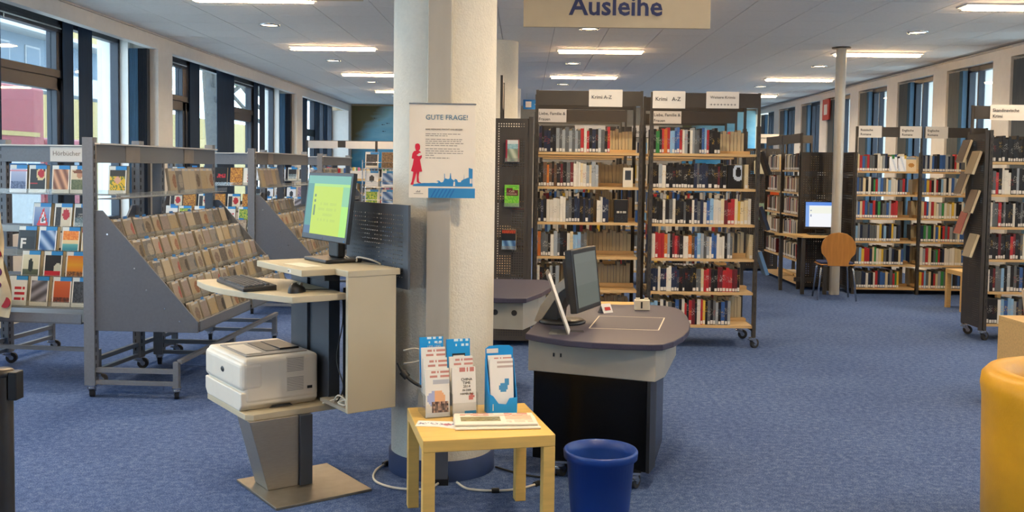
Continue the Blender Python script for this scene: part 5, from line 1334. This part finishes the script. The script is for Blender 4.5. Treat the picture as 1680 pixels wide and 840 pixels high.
# desk monitor, seen from the side
def s_grey(u, v): return '8f958c' if v > .8 else ('7f867c' if v < .4 else '8b9087')
attrmat('screen_dim', emit=.5)
md = thing('computer_monitor', 'dark flat monitor turned sideways on the lending desk', 'monitor', (.275, 5.19, .7225), radians(66))
stp = [(-.0, 0), (.21, 0), (.215, .012), (.10, .03), (.075, .06), (.07, .11), (.10, .20), (.085, .235), (.045, .20), (.0, .03)]
MB().m('charcoal_plastic').lathe([(0, .0), (.125, .0), (.128, .008), (.11, .02), (0, .024)], 32).build('stand_base', md, (0, .07, 0))
MB().m('brushed').prism([(.17, .0), (.205, .004), (.17, .09), (.09, .20), (.02, .255), (-.015, .255), (-.005, .215), (.06, .165), (.115, .08)], -.07, .07, 'x').build('stand_arc', md, bevel=.003)
MB().m('charcoal_plastic').prism([(.17, .01), (.12, .08), (.06, .165), (.0, .215), (-.02, .19), (.03, .14), (.07, .07), (.075, .02)], -.066, .066, 'x').build('stand_cover', md)
hd = MB().m('charcoal_plastic').box(-.185, .185, -.028, .012, -.165, .165); hd.hexa([(-.17, .012, -.13), (.17, .012, -.13), (.13, .05, -.1), (-.13, .05, -.1), (-.17, .012, .13), (.17, .012, .13), (.13, .05, .1), (-.13, .05, .1)])
h_ = hd.build('display', md, (0, -.04, .24), bevel=.006); h_.rotation_euler = (radians(-7), 0, 0)
link('screen', print_mesh(s_grey, .32, .28, 26, 22, 'screen_dim'), h_, (0, -.0292, -.14))
# acrylic A-frame info stand
fr = thing('info_stand', 'silver leaning plastic info stand on the lending desk edge', 'sign stand', (.235, 4.885, .7225), radians(85))
MB().m('brushed').prism([(0, 0), (.006, 0), (.121, .31), (.115, .312)], -.075, .075, 'x').build('leaning_plate', fr)
MB().m('acrylic').box(-.075, .075, -.0, .10, 0, .003).build('foot_plate', fr)
MB().m('card_white').prism([(-.0015, .002), (-.0005, .002), (.107, .295), (.106, .2955)], -.07, .07, 'x').build('info_sheet', fr)
t = thing('folded_card', 'small white folded card with red print on the lending desk', 'card', (.475, 5.60, .7225), radians(35))
MB().m('card_white').prism([(-.03, 0), (-.028, 0), (.001, .048), (0, .05)], -.035, .035, 'x').prism([(.03, 0), (.028, 0), (-.001, .048), (0, .05)], -.035, .035, 'x').build('card', t)
B(-.02, .02, -.0302, -.0295, .0, .02, 'fire_red').build('card_print', t).rotation_euler = (radians(-30), 0, 0)
t = thing('date_block', 'small cream wooden calendar block on the lending desk', 'calendar', (.70, 5.72, .7225), radians(-3))
B(-.045, .045, -.025, .025, 0, .06, 'card_cream').build('block', t, bevel=.004); B(-.008, .002, -.0262, -.025, .012, .05, 'slot_dark').build('digit_print', t)
for x in (-.025, .025): B(x-.012, x+.012, -.01, .01, .06, .07, 'card_cream').build('flip_card', t)
# second desk behind the pillar
d2 = thing('lending_desk', 'second slate topped desk half hidden behind the pillar', 'desk', (-.3, 6.4, 0)); ox, oy = -.3, 6.4
MB().m('desk_top').prism([(x-ox, y-oy) for x, y in ((-.85, 6.15), (-.5, 6.05), (-.1, 6.0), (.02, 6.02), (.12, 6.3), (.2, 6.65), (.205, 6.95), (.15, 7.05), (-.85, 7.05))], .71, .74).build('desk_top', d2, bevel=.004)
MB().m('desk_apron').prism([(x-ox, y-oy) for x, y in ((-.8, 6.2), (.0, 6.06), (.10, 6.35), (.16, 6.9), (-.8, 6.95))], .535, .71).build('apron', d2)
for x in (-.175, -.055): MB().m('slot_dark').cyl((x-ox, 6.086-oy-(x+.175)*.175, .64), (x-ox, 6.10-oy-(x+.175)*.175, .64), .018, n=18).build('cable_hole', d2)
MB().m('black_gloss').box(-.5, -.1, -.1, .45, .08, .535).build('base_cabinet', d2)
for x in (-.45, -.15):
    for y in (-.05, .4): caster(d2, x, y, .08, .036, .3)
# low wooden board behind desk
bw_ = thing('low_table', 'low birch table behind the lending desk', 'table', (.62, 6.9, 0)); B(-.25, .25, -.2, .2, .55, .58, 'birch').build('table_top', bw_)
for sx in (-.22, .19):
    for sy in (-.18, .15): B(sx, sx+.03, sy, sy+.03, 0, .55, 'birch').build('leg', bw_)

# ---------------------------------------------------------------- computer place at the right with chair
cd = thing('computer_desk', 'small birch computer desk with dark legs behind the wooden chair', 'desk', (3.55, 12.5, 0))
MB().m('birch').prism([(-.28, .25), (-.05, -.24), (.29, -.24), (.30, -.12), (.46, -.1), (.46, .25)], .715, .74).build('desk_top', cd)
for x, y in ((-.03, -.2), (.25, -.2), (-.2, .2), (.42, .2)): B(x-.02, x+.02, y-.02, y+.02, 0, .715, 'dark_steel').build('leg', cd)
B(-.03, .38, .16, .2, .12, .17, 'dark_steel').build('cross_bar', cd)
def s_web(u, v):
    if v > .87: return '5f8fe0'
    if u < .12: return '7fa8e8'
    if .16 < u < .2 and any(abs(v-q) < .03 for q in (.66, .46)): return '8090b0'
    if u > .85: return 'cfdcf0'
    return 'f2f3e6' if .55 < v < .8 else 'f4f6fa'
attrmat('screen_bright', emit=1.0)
monitor('computer_monitor', 'bright monitor with white and blue page on the far right desk', (3.79, 12.52, .7405), radians(-4), .42, .36, radians(3), (.3, .2), s_web, zc=.255, emit='screen_bright')
ch = thing('wooden_chair', 'round backed wooden chair with blue seat and chrome legs', 'chair', (3.79, 11.9, 0), radians(-6))
bp = []
for i in range(41):
    a = -pi/2+2*pi*i/40; r_ = .20; x = r_*cos(a)*1.02; z = .64+.19*sin(a)
    if sin(a) < -.45: x *= .72
    bp.append((x, z))
bp2 = [(-.12, .42), (.12, .42), (.125, .47), (.15, .52), (.195, .57), (.205, .64), (.19, .71), (.15, .77), (.09, .81), (0, .825), (-.09, .81), (-.15, .77), (-.19, .71), (-.205, .64), (-.195, .57), (-.15, .52), (-.125, .47)]
MB().m('chair_wood').prism(bp2, -.215, -.203, 'y').build('backrest', ch, bevel=.004)
MB().m('chair_wood').prism([(-.2, -.2), (.2, -.2), (.215, -.1), (.22, .12), (.19, .2), (-.19, .2), (-.22, .12), (-.215, -.1)], .425, .438).build('seat', ch, bevel=.004)
MB().m('seat_blue').prism([(-.19, -.17), (.19, -.17), (.2, -.05), (.2, .12), (.17, .185), (-.17, .185), (-.2, .12), (-.2, -.05)], .438, .46).build('seat_cushion', ch, bevel=.008)
for sx in (-1, 1):
    MB().m('chrome').tube([(sx*.17, -.14, .42), (sx*.19, -.16, .36), (sx*.225, -.195, 0)], .011, 10).build('leg', ch)
    MB().m('chrome').tube([(sx*.17, .13, .42), (sx*.185, .15, .36), (sx*.215, .19, 0)], .011, 10).build('leg', ch)
MB().m('chrome').tube([(-.17, -.14, .42), (.17, -.14, .42)], .009).tube([(-.17, .13, .42), (.17, .13, .42)], .009).build('seat_rail', ch)
st = thing('wooden_stool', 'small birch side table behind the right edge bookcase', 'table', (5.11, 11.1, 0))
B(-.22, .22, -.22, .22, .40, .45, 'birch').build('table_top', st)
for sx in (-.22, .17):
    for sy in (-.22, .17): B(sx, sx+.05, sy, sy+.05, 0, .40, 'birch').build('leg', st)
# birch cabinet at the right edge
cb = thing('birch_cabinet', 'low open birch cabinet at the right edge behind the yellow armchair', 'cabinet', (3.31, 6.55, -.0), radians(2))
B(0, .9, -.2, .22, .54, .57, 'birch').build('cabinet_top', cb, bevel=.002); B(0, .022, -.2, .22, 0, .54, 'birch').build('side_panel', cb); B(.878, .9, -.2, .22, 0, .54, 'birch').build('side_panel', cb)
B(.022, .878, .2, .22, 0, .54, 'birch').build('back_panel', cb); B(.022, .878, -.19, .2, .05, .07, 'birch').build('shelf', cb); B(.022, .878, -.19, .2, .3, .32, 'birch').build('shelf', cb)
cover_book('face-out book leaning on top of the birch cabinet at the right edge', (3.47, 6.6, .571), radians(10), radians(-12), .14, .2, .02, 'b8a48c', b_castle)
# yellow tub armchair
ya = thing('tub_armchair', 'round yellow leather tub armchair at the lower right', 'armchair', (2.385, 4.02, 0), radians(200)); ya.scale = (1, 1, .935)
prof = [(.40, .06), (.425, .10), (.432, .40), (.437, .64), (.445, .70), (.44, .745), (.415, .775), (.38, .785), (.335, .77), (.31, .73), (.30, .66), (.295, .46)]
sh = MB().m('yellow_leather').lathe(prof, 56, a0=radians(-150), a1=radians(150))
for a in (radians(-150), radians(150)):
    pts_ = [(r_*cos(a), r_*sin(a), z) for r_, z in prof] + [(.295*cos(a), .295*sin(a), .06)]; sh.poly(pts_ if a > 0 else pts_[::-1])
sh.build('shell', ya)
MB().m('yellow_leather').lathe([(0, .455), (.26, .455), (.29, .44), (.295, .40), (.295, .1), (0, .1)], 48).build('seat_cushion', ya)
MB().m('stanchion').tube([(.4335*cos(radians(a)), .4335*sin(radians(a)), .705-.002) for a in range(-150, 151, 5)], .0022, 6).build('seam', ya)
for a in (30, 150, 210, 330): MB().m('black_plastic').cyl((.36*cos(radians(a)), .36*sin(radians(a)), 0), (.36*cos(radians(a)), .36*sin(radians(a)), .065), .025, n=14).build('foot', ya)
# belt stanchion at the left edge
sn = thing('belt_post', 'dark metal belt barrier post at the lower left corner', 'barrier post', (-1.555, 2.86, -.0))
MB().m('stanchion').cyl((0, 0, 0.02), (0, 0, .91), .034, n=28).build('pole', sn); MB().m('stanchion').lathe([(0, .932), (.03, .931), (.037, .925), (.037, .91), (0, .91)], 28).build('cap', sn)
MB().m('black_plastic').box(.032, .058, -.022, .022, .84, .925).build('belt_clip', sn, bevel=.003); MB().m('stanchion').lathe([(0, .03), (.06, .028), (.17, .012), (.175, 0)], 36).build('base', sn)

# ---------------------------------------------------------------- all the books too many to count, on the farther shelves
tag(Stuff.mb.build('shelf_books'), 'rows of books crowding the farther and rear shelves', 'books', kind='stuff')
print('books', books_made, 'objects', len(D.objects))
